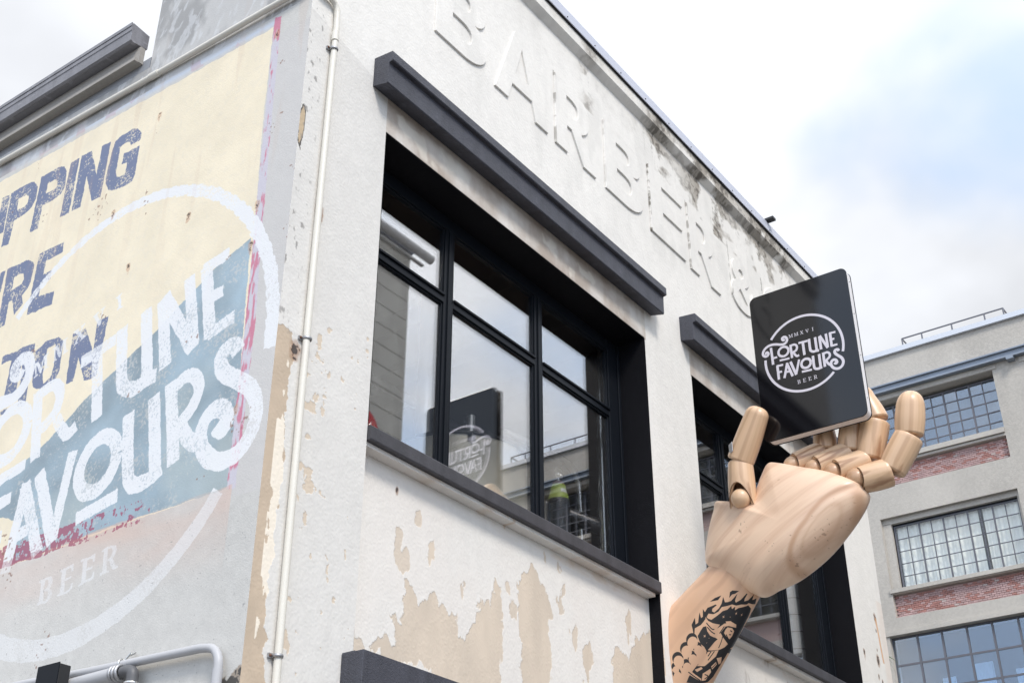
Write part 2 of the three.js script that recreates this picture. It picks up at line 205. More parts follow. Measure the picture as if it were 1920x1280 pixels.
function sideColour(z, y, i, j) {
  const big = fbm(z * 0.8 + 3, y * 0.8 + 14, 4), fine = fbm(z * 16 + 5, y * 16, 3), grain = vn(z * 170, y * 170);
  const v = 0.54 + 0.10 * (big - 0.5) + 0.07 * (fine - 0.5) + 0.05 * (grain - 0.5);
  let c = [v * 1.06, v * 1.035, v * 0.975];
  const wi = cl(Math.round(i + 5 * (fbm(z * 22, y * 22, 3) - 0.5)), 0, S2 - 1), wj = cl(Math.round(j + 5 * (fbm(z * 14 + 60, y * 14, 3) - 0.5)), 0, S2 - 1), k = (wj * S2 + wi) * 4;
  const wear = fbm(z * 30, y * 30 + 8, 4), wear2 = fbm(z * 4 + 8, y * 4, 5), brush = fbm(z * 3, y * 26, 4);
  // pale blue and lilac primer round the field
  const rim = Math.max(0, 1 - Math.abs(y - (9.9 - (z + 0.5) * 0.03 + 0.05 * (wear2 - 0.5))) / 0.07) * (z < -0.4 ? 1 : 0);
  c = mix3(c, [0.5, 0.57, 0.68], 0.8 * rim); if (rim > 0.1 && wear2 > 0.6) c = mix3(c, [0.5, 0.3, 0.36], 0.35);
  if (z > -0.43 && y > 5.2 && y < 9.7) c = mix3(c, [0.56, 0.54, 0.525], 0.6);
  if (lField[k + 2] > 120) { const s = sst(0.5, 0.66, fbm(z * 40, y * 8, 4) + 0.15 * sst(7.7, 7.2, y) * sst(5.2, 5.6, y) + 0.16 * sst(9.5, 9.75, y) - 0.03 - 0.07 * sst(7.7, 8.2, y) * sst(9.7, 9.4, y)); c = mix3(mix3(c, [0.55, 0.52, 0.62], 0.6), [0.55, 0.14, 0.22], 0.8 * s); }
  if (lField[k] > 120) { const t = 0.93 + 0.16 * (wear2 - 0.5); c = mix3(c, [0.87 * t, 0.77 * t, 0.58 * t], 0.93 - 0.10 * sst(0.52, 0.7, wear)); }
  if (lField[k + 1] > 120) {
    const t = 0.92 + 0.8 * (fbm(z * 2.6 + 7, y * 2.6, 4) - 0.5), scuff = sst(0.56, 0.72, fbm(z * 60, y * 60, 2) * 0.5 + wear2 * 0.5);
    c = mix3(c, [0.29 * t, 0.39 * t, 0.455 * t], 0.92 - 0.5 * scuff - 0.08 * brush); c = mix3(c, [0.45, 0.5, 0.48], 0.5 * sst(0.45, 0.7, fbm(z * 1.3 + 22, y * 1.3, 4)));
  }
  const low = y - 5.28 + 0.05 * (wear2 - 0.5);            // the rusty strip under the field
  if (z < -0.3 && low < 0.02 && low > -0.75) c = mix3(c, [0.62, 0.44, 0.36], 0.62 * sst(-0.7, -0.02, low) * cl(0.7 + 1.6 * (fbm(z * 1.2, y * 4, 4) - 0.5)));
  if (z < -1.2 && Math.abs(low - 0.06) < 0.10 && wear + 0.25 * sst(-1.6, -2.6, z) > 0.62) c = mix3(c, [0.32, 0.06, 0.12], 0.8);
  if (lNavy[k + 3] > 120) { const bare = sst(0.60, 0.66, fbm(z * 70, y * 70, 3) * 0.62 + fbm(z * 6 + 4, y * 6, 4) * 0.4); c = mix3(c, [0.125, 0.165, 0.285], 0.93 * (1 - 0.7 * bare)); }
  if (lWhite[k + 3] > 120) {
    const fade = y > 7.05 && y < 7.75 && z > -3 && z < -2.1 ? 0.75 : 0.95, thin = sst(0.58, 0.68, fbm(z * 75, y * 75, 2) * 0.55 + wear2 * 0.46), down = y < 5.3 ? 0.5 : 1;
    c = mix3(c, [0.755, 0.76, 0.765], fade * down * (1 - 0.5 * thin));
  }
  // rust bleeds, nail holes, pits and cracks
  if (vn(z * 3.1 + 7, y * 3.1) > 0.9 && vn(z * 40, y * 40) > 0.82) c = mix3(c, [0.25, 0.14, 0.1], 0.7);
  for (const [hz, hy] of [[-2.02, 7.86], [-1.28, 8.1], [-0.42, 7.45], [-0.41, 9.75], [-2.4, 8.6], [-1.95, 9.55], [-0.36, 5.95], [-0.4, 7.85]]) {
    const dx = (z - hz) / 0.028, dy = (y - hy) / (y > hy ? 0.024 : 0.09), d = dx * dx + dy * dy + 2 * (fbm(z * 50, y * 50, 3) - 0.5);
    if (d < 1) c = mix3(c, d < 0.1 ? [0.06, 0.04, 0.03] : [0.5, 0.27, 0.15], d < 0.1 ? 0.9 : 0.5);
  }
  if (y < 5.2 && vn(z * 60, y * 60) > 0.955) c = mix3(c, [0.25, 0.25, 0.24], 0.7);
  const run = sst(0.6, 0.72, fbm(z * 8 + 40, y * 0.7, 4)); c = mix3(c, [0.52, 0.36, 0.26], 0.16 * run * sst(6.5, 9.8, y));
  if (y > 9.97) { const d = sst(0.48, 0.66, fbm(z * 2.4 + 9, y * 1.6 + 30, 6)); c = mix3(mix3(c, [0.46, 0.46, 0.46], 0.6), [0.2, 0.2, 0.2], 0.55 * d); const sc = fbm((z + 0.6 * y) * 7 + 2 * wear2, (z - 0.6 * y) * 11, 5); c = mix3(c, [0.62, 0.63, 0.64], 0.5 * sst(0.55, 0.72, sc)); }
  const foot = y - (3.98 + 0.6 * Math.min(z + 0.05, 0)) - 0.22 * (fbm(z * 9, y * 9 + 9, 5) - 0.5); if (z > -0.6 && foot < 0) { const t = fbm(z * 22, y * 22, 4); c = mix3(c, t > 0.5 ? [0.3, 0.25, 0.2] : [0.05, 0.045, 0.04], foot < -0.012 ? 0.95 : 0.6); }
  return c;
}
const sideMap = dataTex(S2, S2, (i, j) => sideColour(SZ0 + (i + 0.5) / S2 * SZW, SY0 + (j + 0.5) / S2 * SYH, i, j));

// ------------------------------------------------------------------ helpers for building
const used = new Map();
function numbered(n) { const k = used.get(n) || 0; used.set(n, k + 1); return k ? n + '_' + String(k).padStart(3, '0') : n; }
function thing(name, label, category, pos = [0, 0, 0], group) {
  const o = new THREE.Group(); o.name = numbered(name); o.position.set(...pos); o.userData = { label, category }; if (group) o.userData.group = group;
  scene.add(o); o.updateMatrixWorld(true); return o;
}
const origin = (o) => { o.updateMatrixWorld(true); return new THREE.Vector3().setFromMatrixPosition(o.matrixWorld); };
function part(name, geo, mat, parent, label) {            // geometry in world metres, hung under its parent
  const g = Array.isArray(geo) ? merge(geo) : geo, w = origin(parent); g.translate(-w.x, -w.y, -w.z);
  const m = new THREE.Mesh(g, mat); m.name = name; m.castShadow = m.receiveShadow = true; if (label) m.userData.label = label;
  parent.add(m); return m;
}
function merge(list) {
  const l = list.map((g) => { const n = g.index ? g.toNonIndexed() : g; for (const k of Object.keys(n.attributes)) if (!['position', 'normal', 'uv'].includes(k)) n.deleteAttribute(k); return n; });
  return mergeGeometries(l);
}
function struct(name, geo, mat) { const m = new THREE.Mesh(Array.isArray(geo) ? merge(geo) : geo, mat); m.name = name; m.userData.kind = 'structure'; m.receiveShadow = true; scene.add(m); return m; }
const box = (x0, x1, y0, y1, z0, z1) => new THREE.BoxGeometry(x1 - x0, y1 - y0, z1 - z0).translate((x0 + x1) / 2, (y0 + y1) / 2, (z0 + z1) / 2);
const rbox = (x0, x1, y0, y1, z0, z1, r = 0.01, s = 2) => new RoundedBoxGeometry(x1 - x0, y1 - y0, z1 - z0, s, r).translate((x0 + x1) / 2, (y0 + y1) / 2, (z0 + z1) / 2);
const V = (...a) => new THREE.Vector3(...a);
const tube = (pts, r, seg = 60, rad = 10, closed = false) => new THREE.TubeGeometry(pts.length === 2 ? new THREE.LineCurve3(pts[0], pts[1]) : new THREE.CatmullRomCurve3(pts, closed, 'centripetal'), seg, r, rad, closed);
function bar(a, b, r0, r1 = r0, seg = 12) { const d = V().subVectors(b, a), g = new THREE.CylinderGeometry(r1, r0, d.length(), seg); g.applyQuaternion(new THREE.Quaternion().setFromUnitVectors(V(0, 1, 0), d.clone().normalize())); return g.translate((a.x + b.x) / 2, (a.y + b.y) / 2, (a.z + b.z) / 2); }
function uvBy(g, f) { const p = g.attributes.position, n = g.attributes.normal, a = new Float32Array(p.count * 2); for (let i = 0; i < p.count; i++) { const q = f(p.getX(i), p.getY(i), p.getZ(i), n.getX(i), n.getY(i), n.getZ(i)); a[2 * i] = q[0]; a[2 * i + 1] = q[1]; } g.setAttribute('uv', new THREE.BufferAttribute(a, 2)); return g; }
const frontUV = (g) => uvBy(g, (x, y) => [x / FX, (y - FY0) / FYH]);
const sideUV = (g) => uvBy(g, (x, y, z) => [(z - SZ0) / SZW, (y - SY0) / SYH]);
const boxUV = (g, s = 1) => uvBy(g, (x, y, z, a, b, c) => (Math.abs(a) > 0.7 ? [z / s, y / s] : Math.abs(b) > 0.7 ? [x / s, z / s] : [x / s, y / s]));
function split(g, pred) {                                  // triangles for which pred(normal, centre) holds, and the rest
  const n = g.index ? g.toNonIndexed() : g, P = n.attributes.position, out = [[], []], a = V(), b = V(), c = V(), nn = V();
  for (let i = 0; i < P.count; i += 3) { a.fromBufferAttribute(P, i); b.fromBufferAttribute(P, i + 1); c.fromBufferAttribute(P, i + 2); nn.subVectors(b, a).cross(V().subVectors(c, a)).normalize(); out[pred(nn, a.clone().add(b).add(c).divideScalar(3)) ? 0 : 1].push(...a.toArray(), ...b.toArray(), ...c.toArray()); }
  return out.map((l) => { const q = new THREE.BufferGeometry(); q.setAttribute('position', new THREE.Float32BufferAttribute(l, 3)); q.computeVertexNormals(); return q; });
}
const std = (o) => new THREE.MeshStandardMaterial(o), phy = (o) => new THREE.MeshPhysicalMaterial(o);
const lin = (r, g, b) => new THREE.Color().setRGB(r, g, b);
const M = {
  front: std({ map: frontMap, roughness: 0.85, bumpMap: frontBump, bumpScale: 0.007 }),
  side: std({ map: sideMap, roughness: 0.88, bumpMap: rep(plasterH, SZW / 1.2, SYH / 1.2), bumpScale: 0.004 }),
  black: phy({ specularIntensity: 0.3, color: lin(0.006, 0.006, 0.008), roughness: 0.6, bumpMap: rep(plasterH, 1, 1), bumpScale: 0.004 }),
  ledge: std({ color: lin(0.074, 0.077, 0.098), map: rep(weatherMap, 0.6, 0.9), roughness: 0.55, bumpMap: rep(plasterH, 1, 1), bumpScale: 0.01 }),
  frame: phy({ specularIntensity: 0.25, color: lin(0.008, 0.010, 0.014), roughness: 0.35 }),
  sill: std({ color: lin(0.072, 0.071, 0.082), map: rep(weatherMap, 0.5, 0.9), roughness: 0.6, bumpMap: rep(plasterH, 0.8, 0.8), bumpScale: 0.006 }),
  glass: phy({ color: 0xffffff, transmission: 1, thickness: 0, roughness: 0, ior: 2.2, specularIntensity: 1 }),
  farGlass: phy({ color: lin(0.8, 0.9, 1), transmission: 1, thickness: 0, roughness: 0.02, ior: 2.2 }), clearGlass: phy({ color: lin(0.98, 0.99, 0.98), transmission: 1, thickness: 0, roughness: 0.02, ior: 1.5 }),
  pvc: std({ color: lin(0.68, 0.65, 0.58), roughness: 0.45 }), pvcGrey: std({ color: lin(0.44, 0.44, 0.45), roughness: 0.45 }),
  steel: std({ color: lin(0.62, 0.62, 0.6), roughness: 0.28, metalness: 1 }), dull: std({ color: lin(0.42, 0.42, 0.43), roughness: 0.5, metalness: 0.9 }),
  zinc: std({ color: lin(0.5, 0.52, 0.6), roughness: 0.5 }),
  gutter: std({ color: lin(0.30, 0.30, 0.325), map: rep(weatherMap, 0.5, 1), roughness: 0.5, metalness: 0.15 }),
  fascia: std({ color: lin(0.42, 0.395, 0.36), map: rep(concreteMap, 0.6, 0.6), roughness: 0.75 }),
  concrete: std({ color: lin(0.62, 0.585, 0.53), map: rep(concreteMap, 0.25, 0.25), roughness: 0.9, bumpMap: rep(plasterH, 0.5, 0.5), bumpScale: 0.012 }),
  farFrame: std({ color: lin(0.13, 0.135, 0.16), roughness: 0.5 }), curtain: std({ color: lin(0.86, 0.87, 0.86), roughness: 0.9, side: THREE.DoubleSide }),
  beam: std({ color: lin(0.34, 0.39, 0.46), map: rep(concreteMap, 0.4, 0.4), roughness: 0.5, metalness: 0.3 }),
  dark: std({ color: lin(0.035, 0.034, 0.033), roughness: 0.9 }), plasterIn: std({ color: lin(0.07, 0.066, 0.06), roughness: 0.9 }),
  timber: std({ color: lin(0.11, 0.06, 0.033), map: rep(concreteMap, 0.6, 2.5), roughness: 0.75 }), rust: std({ color: lin(0.16, 0.08, 0.05), roughness: 0.9 }),
  rubber: std({ color: lin(0.012, 0.012, 0.013), roughness: 0.55 }),
};

// ------------------------------------------------------------------ the setting
{
  const g = new THREE.PlaneGeometry(900, 900).rotateX(-Math.PI / 2);
  struct('ground', uvBy(g, (x, y, z) => [x / 6, z / 6]), std({ color: lin(0.17, 0.165, 0.16), map: rep(concreteMap, 1, 1), roughness: 0.95 }));
  struct('road', box(-60, 80, -0.3, 0.004, 3.2, 10.2), std({ color: lin(0.07, 0.07, 0.072), roughness: 0.9, bumpMap: rep(plasterH, 40, 4), bumpScale: 0.01 }));
  struct('pavement', [boxUV(box(-4, 21, -0.3, 0.13, 0.3, 3.2), 3), boxUV(box(-4, -0.1, -0.3, 0.13, -20, 0.3), 3)], std({ color: lin(0.32, 0.31, 0.3), map: rep(concreteMap, 1, 1), roughness: 0.92 }));
}

// ------------------------------------------------------------------ the corner building
const brew = thing('corner_building', 'old white rendered corner building with raised wall lettering, faded mural and black framed windows', 'building', [0, 0, 0]);
const WIN = [[1.06, 5.69], [6.82, 11.23]], HEAD = 9.11, SILL = 6.12, TOP = 12.76;
{
  const s = new THREE.Shape(); s.moveTo(0, 0); s.lineTo(12.43, 0); s.lineTo(12.43, TOP); s.lineTo(0, TOP); s.closePath();
  for (const [a, b] of WIN) { const h = new THREE.Path(); h.moveTo(a, 0.3); h.lineTo(a, HEAD); h.lineTo(b, HEAD); h.lineTo(b, 0.3); h.closePath(); s.holes.push(h); }
  const g = new THREE.ExtrudeGeometry(s, { depth: 0.45, bevelEnabled: false }).translate(0, 0, -0.45);
  const [left, rest] = split(g, (n, c) => n.x < -0.9 && c.x < 0.01);
  part('front_wall', frontUV(rest), M.front, brew);
  const par = box(0, 0.35, 10.3, TOP, -2.25, -0.45), body = box(0, 0.35, 0, 10.3, -14, -0.45);
  part('side_wall', sideUV(merge([left, ...[par, body].map((q) => { const t = q.toNonIndexed(); t.deleteAttribute('uv'); return t; })])), M.side, brew);
  part('rear_wall', [box(0.35, 12.43, 0, 10.3, -14, -13.7), box(12.08, 12.43, 0, 10.3, -13.7, -0.45)], M.concrete, brew);
  part('roof', [box(0.0, 12.43, 10.302, 10.44, -14, -2.26), box(0.36, 12.43, 10.302, 10.44, -2.26, -0.46)], std({ color: lin(0.3, 0.31, 0.33), roughness: 0.6, metalness: 0.4 }), brew);
  WIN.forEach(([a, b], k) => {
    const apron = part('window_apron', frontUV(box(a + 0.002, b - 0.014, 0.3, 5.978, -0.35, -0.13)), M.front, brew);
    part('jamb_lining', boxUV(merge([box(b - 0.012, b - 0.001, 0.3, HEAD - 0.014, -0.44, 0.004), box(a + 0.001, a + 0.012, 6.13, HEAD - 0.014, -0.44, -0.004), box(a, b, HEAD - 0.012, HEAD - 0.001, -0.44, -0.003)])), M.black, brew);
    const sh = new THREE.Shape(); sh.moveTo(-0.40, 5.99); sh.lineTo(0.03, 5.99); sh.lineTo(0.035, 6.0); sh.lineTo(0.035, 6.105); sh.lineTo(0.025, 6.118); sh.lineTo(-0.40, 6.135); sh.closePath();
    const sg = new THREE.ExtrudeGeometry(sh, { depth: b - a - 0.02, bevelEnabled: false }); sg.applyMatrix4(new THREE.Matrix4().makeBasis(V(0, 0, 1), V(0, 1, 0), V(-1, 0, 0))); sg.applyMatrix4(new THREE.Matrix4().makeTranslation(b - 0.016, 0, 0));
    part('sill', boxUV(sg), M.sill, brew);
    part('sill_moulding', frontUV(box(a + 0.01, b - 0.06, 5.952, 5.988, -0.129, -0.02)), M.front, brew);
    // frame with two mullions and a transom; six panes
    const wf = new THREE.Group(); wf.name = 'window'; brew.add(wf);
    const F = -0.365, B = -0.45, m1 = a + 1.36, m2 = a + 2.90, rr = 0.006, MW = 0.145, R = b - 0.25;
    part('frame', [rbox(a + 0.012, a + 0.2, 6.137, 9.097, B, F, rr), rbox(R, b - 0.013, 6.137, 9.097, B, F, rr), rbox(a + 0.2, R, 8.95, 9.097, B, F - 0.002, rr), rbox(a + 0.2, R, 6.137, 6.235, B, F - 0.002, rr), rbox(b - 0.06, b - 0.014, 6.14, 9.09, F, F + 0.02, rr)], M.frame, wf);
    for (const m of [m1, m2]) { part('mullion', [rbox(m, m + MW, 6.236, 8.949, B, F - 0.004, rr), rbox(m + 0.05, m + 0.095, 6.237, 8.948, F - 0.006, F + 0.012, rr)], M.frame, wf); }
    const cols = [[a + 0.2, m1], [m1 + MW, m2], [m2 + MW, R]];
    for (const [p, q] of cols) {
      part('transom', [rbox(p, q, 8.085, 8.185, B, F - 0.003, rr), rbox(p, q, 8.155, 8.183, F - 0.005, F + 0.016, rr)], M.frame, wf);
      for (const [y0, y1] of [[6.235, 8.085], [8.185, 8.95]]) {
        const e = 0.018, z0 = -0.425, z1 = -0.385;
        part('glazing_bead', [rbox(p, p + e, y0, y1, z0, z1, 0.005), rbox(q - e, q, y0, y1, z0, z1, 0.005), rbox(p + e, q - e, y0, y0 + e, z0, z1, 0.005), rbox(p + e, q - e, y1 - e, y1, z0, z1, 0.005)], M.frame, wf);
        part('pane', [box(p + 0.01, q - 0.01, y0 + 0.01, y1 - 0.01, -0.412, -0.406), box(p + 0.01, q - 0.01, y0 + 0.01, y1 - 0.01, -0.430, -0.424)], M.glass, wf);
      }
    }
    // concrete hood over the window
    const L = a - 0.215, Rr = b + 0.19;
    const hs = new THREE.Shape(); [[0, 9.50], [0.17, 9.455], [0.18, 9.465], [0.185, 9.695], [0.222, 9.70], [0.23, 9.71], [0.23, 9.80], [0.222, 9.812], [0, 9.835]].forEach(([z, y], i) => (i ? hs.lineTo(z, y) : hs.moveTo(z, y))); hs.closePath();
    const hg = new THREE.ExtrudeGeometry(hs, { depth: Rr - L, steps: 24, bevelEnabled: false }); hg.applyMatrix4(new THREE.Matrix4().makeBasis(V(0, 0, 1), V(0, 1, 0), V(-1, 0, 0))); hg.translate(Rr, 0, 0.001);
    part('window_hood', boxUV(hg), M.ledge, brew);
  });
  // hood of the ground-floor opening, only its top is in view
  part('window_hood', boxUV(merge([rbox(0.935, 5.9, 3.9, 4.24, 0.001, 0.215, 0.008), box(0.945, 5.9, 4.24, 4.247, 0.001, 0.12)])), M.ledge, brew);
  // coping: render cornice and metal flashing
  const cs = new THREE.Shape(); [[0.001, 12.5], [0.07, 12.56], [0.09, 12.58], [0.09, 12.757], [-0.47, 12.757], [-0.47, 12.5]].forEach(([z, y], i) => (i ? cs.lineTo(z, y) : cs.moveTo(z, y)));
  const cg = new THREE.ExtrudeGeometry(cs, { depth: 12.43, steps: 40, bevelEnabled: false }); cg.applyMatrix4(new THREE.Matrix4().makeBasis(V(0, 0, 1), V(0, 1, 0), V(-1, 0, 0))); cg.translate(12.43, 0.003, 0);
  part('cornice', frontUV(split(cg, (n, c) => c.z > 0.002)[0]), M.front, brew);
  for (let k = 0; k < 5; k++) part('coping', [box(-0.03 + k * 2.5, Math.min(12.47, 2.468 + k * 2.5), 12.765, 12.90, 0.112, 0.124), box(-0.03 + k * 2.5, Math.min(12.47, 2.468 + k * 2.5), 12.90, 12.912, -0.5, 0.124)], M.zinc, brew);
  part('flashing_gap', box(0, 12.43, 12.745, 12.80, 0.0945, 0.10), M.dark, brew);
  const dots = []; for (let x = 0.3; x < 12.4; x += 0.62) dots.push(new THREE.SphereGeometry(0.009, 8, 6).translate(x, 12.8, 0.126));
  part('coping_fixing', dots, M.dark, brew).userData.kind = 'stuff';
}
// raised letters
const font = await new FontLoader().loadAsync('fonts/droid/droid_sans_bold.typeface.json');
for (const [ch, x0, x1, y0, y1] of [['B', 1.68, 2.55, 10.83, 11.88], ['A', 2.70, 3.71, 10.83, 11.88], ['R', 3.865, 4.72, 10.82, 11.86], ['B', 4.94, 5.84, 10.83, 11.88], ['E', 6.015, 6.90, 10.82, 11.87], ['R', 7.035, 7.87, 10.79, 11.85], ['&', 8.235, 9.16, 10.86, 11.72], ['C', 9.3, 10.2, 10.83, 11.84], ['O', 10.4, 11.3, 10.83, 11.84]]) {
  const g = new TextGeometry(ch, { font, size: 1, depth: 0.017, curveSegments: 16, bevelEnabled: true, bevelThickness: 0.004, bevelSize: 0.003, bevelSegments: 1 });
  g.computeBoundingBox(); const b = g.boundingBox, sx = (x1 - x0) / (b.max.x - b.min.x), sy = (y1 - y0) / (b.max.y - b.min.y);
  g.translate(-b.min.x, -b.min.y, 0); g.scale(sx, sy, 1); g.translate(x0, y0, 0.002);
  part('letter', frontUV(g), M.front, brew);
}
{                                                         // gutter, fascia and the little fitting on the coping
  const gs = new THREE.Shape(); [[-0.166, 10.82], [-0.15, 10.82], [-0.15, 10.78], [0.0, 10.78], [0.0, 10.63], [-0.117, 10.60], [-0.166, 10.68]].forEach(([x, y], i) => (i ? gs.lineTo(x, y) : gs.moveTo(x, y)));
  const gp = new THREE.Shape(); [[-0.30, 10.83], [-0.285, 10.845], [-0.08, 10.82], [-0.08, 10.645], [-0.262, 10.615], [-0.285, 10.63], [-0.292, 10.74], [-0.30, 10.75]].forEach(([x, y], i) => (i ? gp.lineTo(x, y) : gp.moveTo(x, y)));
  const gut = part('gutter', boxUV(new THREE.ExtrudeGeometry(gp, { depth: 11.5, bevelEnabled: false }).translate(0.11, -0.01, -13.9)), M.gutter, brew);
  part('gutter_lip', boxUV(box(-0.197, -0.186, 10.795, 10.838, -13.88, -2.402)), M.gutter, gut);
  part('fascia', boxUV(merge([box(-0.06, -0.002, 10.40, 10.60, -14, -2.38), box(-0.10, -0.06, 10.40, 10.44, -14, -2.39)])), M.fascia, brew);
  part('lamp_fitting', [box(9.5, 9.6, 12.93, 12.97, 0.1, 0.24), bar(V(9.55, 12.9, 0.1), V(9.55, 12.95, 0.15), 0.012)], M.rubber, brew);
}
// the dim room behind the windows
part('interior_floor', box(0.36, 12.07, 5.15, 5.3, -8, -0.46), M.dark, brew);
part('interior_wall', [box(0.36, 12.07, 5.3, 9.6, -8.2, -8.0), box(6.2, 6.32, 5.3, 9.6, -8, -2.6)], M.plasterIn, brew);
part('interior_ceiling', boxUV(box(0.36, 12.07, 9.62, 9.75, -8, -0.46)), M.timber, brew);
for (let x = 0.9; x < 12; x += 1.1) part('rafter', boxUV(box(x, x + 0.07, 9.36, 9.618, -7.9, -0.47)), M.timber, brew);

// ------------------------------------------------------------------ pipes on the walls
{
  const p = thing('wall_conduit', 'white plastic pipe running under the gutter, round the corner and down the front wall', 'pipe', [0, 10.05, 0]);
  const r = 0.029, y = (z) => 10.04 - 0.028 * (z + 0.25);
  const c1 = [V(-0.035, y(-13), -13), V(-0.035, y(-6), -6), V(-0.035, y(-2.1), -2.1)];
  part('pipe', tube(c1, r, 40, 12), M.pvc, p); part('pipe', tube([V(-0.035, y(-2.1), -2.1), V(-0.035, 10.05, -0.06), V(-0.02, 10.05, 0.015), V(0.02, 10.05, 0.04), V(0.20, 10.04, 0.04), V(0.262, 10.0, 0.04), V(0.278, 9.92, 0.04), V(0.278, 9.2, 0.04), V(0.272, 6.5, 0.04), V(0.285, 3.2, 0.04), V(0.285, 0.2, 0.04)], r, 220, 12), M.pvc, p);
  part('pipe_joint', bar(V(-0.035, y(-2.16), -2.16), V(-0.035, y(-2.03), -2.03), 0.036), M.pvc, p);
  part('pipe_joint', bar(V(0.278, 9.60, 0.04), V(0.278, 9.70, 0.04), 0.035), M.pvc, p);
  for (const by of [9.50, 6.53, 4.06]) {
    const b = part('bracket', [new THREE.TorusGeometry(0.034, 0.008, 6, 16).rotateX(Math.PI / 2).scale(1, 1.8, 1).translate(0.276, by, 0.04), box(0.215, 0.25, by - 0.016, by + 0.016, 0.002, 0.02)], M.dull, p);
    part('screw', new THREE.SphereGeometry(0.011, 8, 6).translate(0.226, by, 0.022), M.rust, b);
  }
}
{
  const p = thing('bent_pipe', 'grey pipe with a rounded bend low on the mural wall, turning down beside the corner', 'pipe', [-0.06, 4.1, -1]);
  part('pipe', tube([V(-0.06, 4.22, -4.2), V(-0.06, 4.165, -2.3), V(-0.06, 4.137, -1.6), V(-0.06, 4.105, -0.5), V(-0.06, 4.098, -0.33), V(-0.06, 4.07, -0.215), V(-0.06, 3.99, -0.162), V(-0.06, 3.9, -0.157), V(-0.06, 2.2, -0.157)], 0.031, 160, 12), M.pvcGrey, p);
  part('pipe_joint', bar(V(-0.06, 3.93, -0.157), V(-0.06, 3.80, -0.157), 0.036), M.pvcGrey, p);
  part('clamp', [new THREE.TorusGeometry(0.035, 0.007, 6, 14).translate(-0.06, 4.128, -1.165), bar(V(-0.05, 4.15, -1.165), V(-0.03, 4.21, -1.12), 0.008), bar(V(-0.03, 4.19, -1.15), V(-0.03, 4.20, -1.07), 0.007)], M.steel, p);
}
{
  const p = thing('coupled_pipe', 'thick grey pipe with an elbow and steel couplings below the bent pipe', 'pipe', [-0.09, 4.0, -1]);
  part('pipe', tube([V(-0.10, 4.02, -3.6), V(-0.10, 4.05, -1.18)], 0.052, 2, 14), M.pvcGrey, p);
  part('pipe', tube([V(-0.10, 3.86, -0.975), V(-0.10, 2.0, -0.975)], 0.046, 2, 14), M.pvcGrey, p);
  part('elbow', tube([V(-0.10, 4.05, -1.09), V(-0.10, 4.048, -1.03), V(-0.10, 4.03, -0.985), V(-0.10, 3.96, -0.975)], 0.043, 20, 14), std({ color: lin(0.1, 0.1, 0.105), roughness: 0.5 }), p);
  for (const z of [-1.18, -1.145, -1.11]) part('coupling_ring', new THREE.TorusGeometry(0.05, 0.014, 8, 18).translate(-0.10, 4.05, z), M.dull, p);
  for (const y of [3.95, 3.915, 3.88]) part('coupling_ring', new THREE.TorusGeometry(0.046, 0.014, 8, 18).rotateX(Math.PI / 2).translate(-0.10, y, -0.975), M.steel, p);
}
{
  const p = thing('black_wall_box', 'black metal box with a hinged lid on the mural wall, left of the pipe elbow', 'electrical box', [-0.16, 3.6, -1.72]);
  part('body', rbox(-0.26, -0.165, 3.4, 4.165, -1.84, -1.60, 0.008), M.rubber, p);
  part('lid', rbox(-0.272, -0.262, 3.99, 4.172, -1.845, -1.595, 0.004), M.frame, p);
  part('bracket', box(-0.165, -0.001, 3.6, 3.7, -1.78, -1.66), M.dull, p);
}

// ------------------------------------------------------------------ things inside the room
{
  const t = thing('brewing_tank', 'pale steel brewing tank with black lid behind the middle window pane', 'tank', [4.42, 5.3, -1.75]);
  part('shell', new THREE.CylinderGeometry(0.78, 0.78, 2.2, 48).translate(4.42, 6.4, -1.75), std({ color: lin(0.78, 0.74, 0.62), roughness: 0.38, metalness: 0.15 }), t);
  part('lid', [new THREE.CylinderGeometry(0.42, 0.79, 0.16, 48).translate(4.42, 7.58, -1.75), new THREE.TorusGeometry(0.785, 0.02, 8, 48).rotateX(Math.PI / 2).translate(4.42, 7.5, -1.75)], M.rubber, t);
  part('valve', [bar(V(3.95, 7.3, -1.2), V(3.95, 7.72, -1.2), 0.05), box(3.88, 4.02, 7.4, 7.48, -1.27, -1.13), new THREE.SphereGeometry(0.06, 12, 8).translate(4.12, 7.55, -1.2)], M.steel, t);
  part('chimney_pipe', bar(V(4.0, 7.3, -1.9), V(4.0, 9.6, -1.9), 0.09), M.steel, t);
  part('hose', tube([V(4.15, 7.6, -1.15), V(4.55, 7.45, -0.95), V(4.78, 7.1, -0.88), V(4.86, 6.5, -0.86), V(4.86, 5.5, -0.86)], 0.022, 40, 8), M.rubber, t);
}
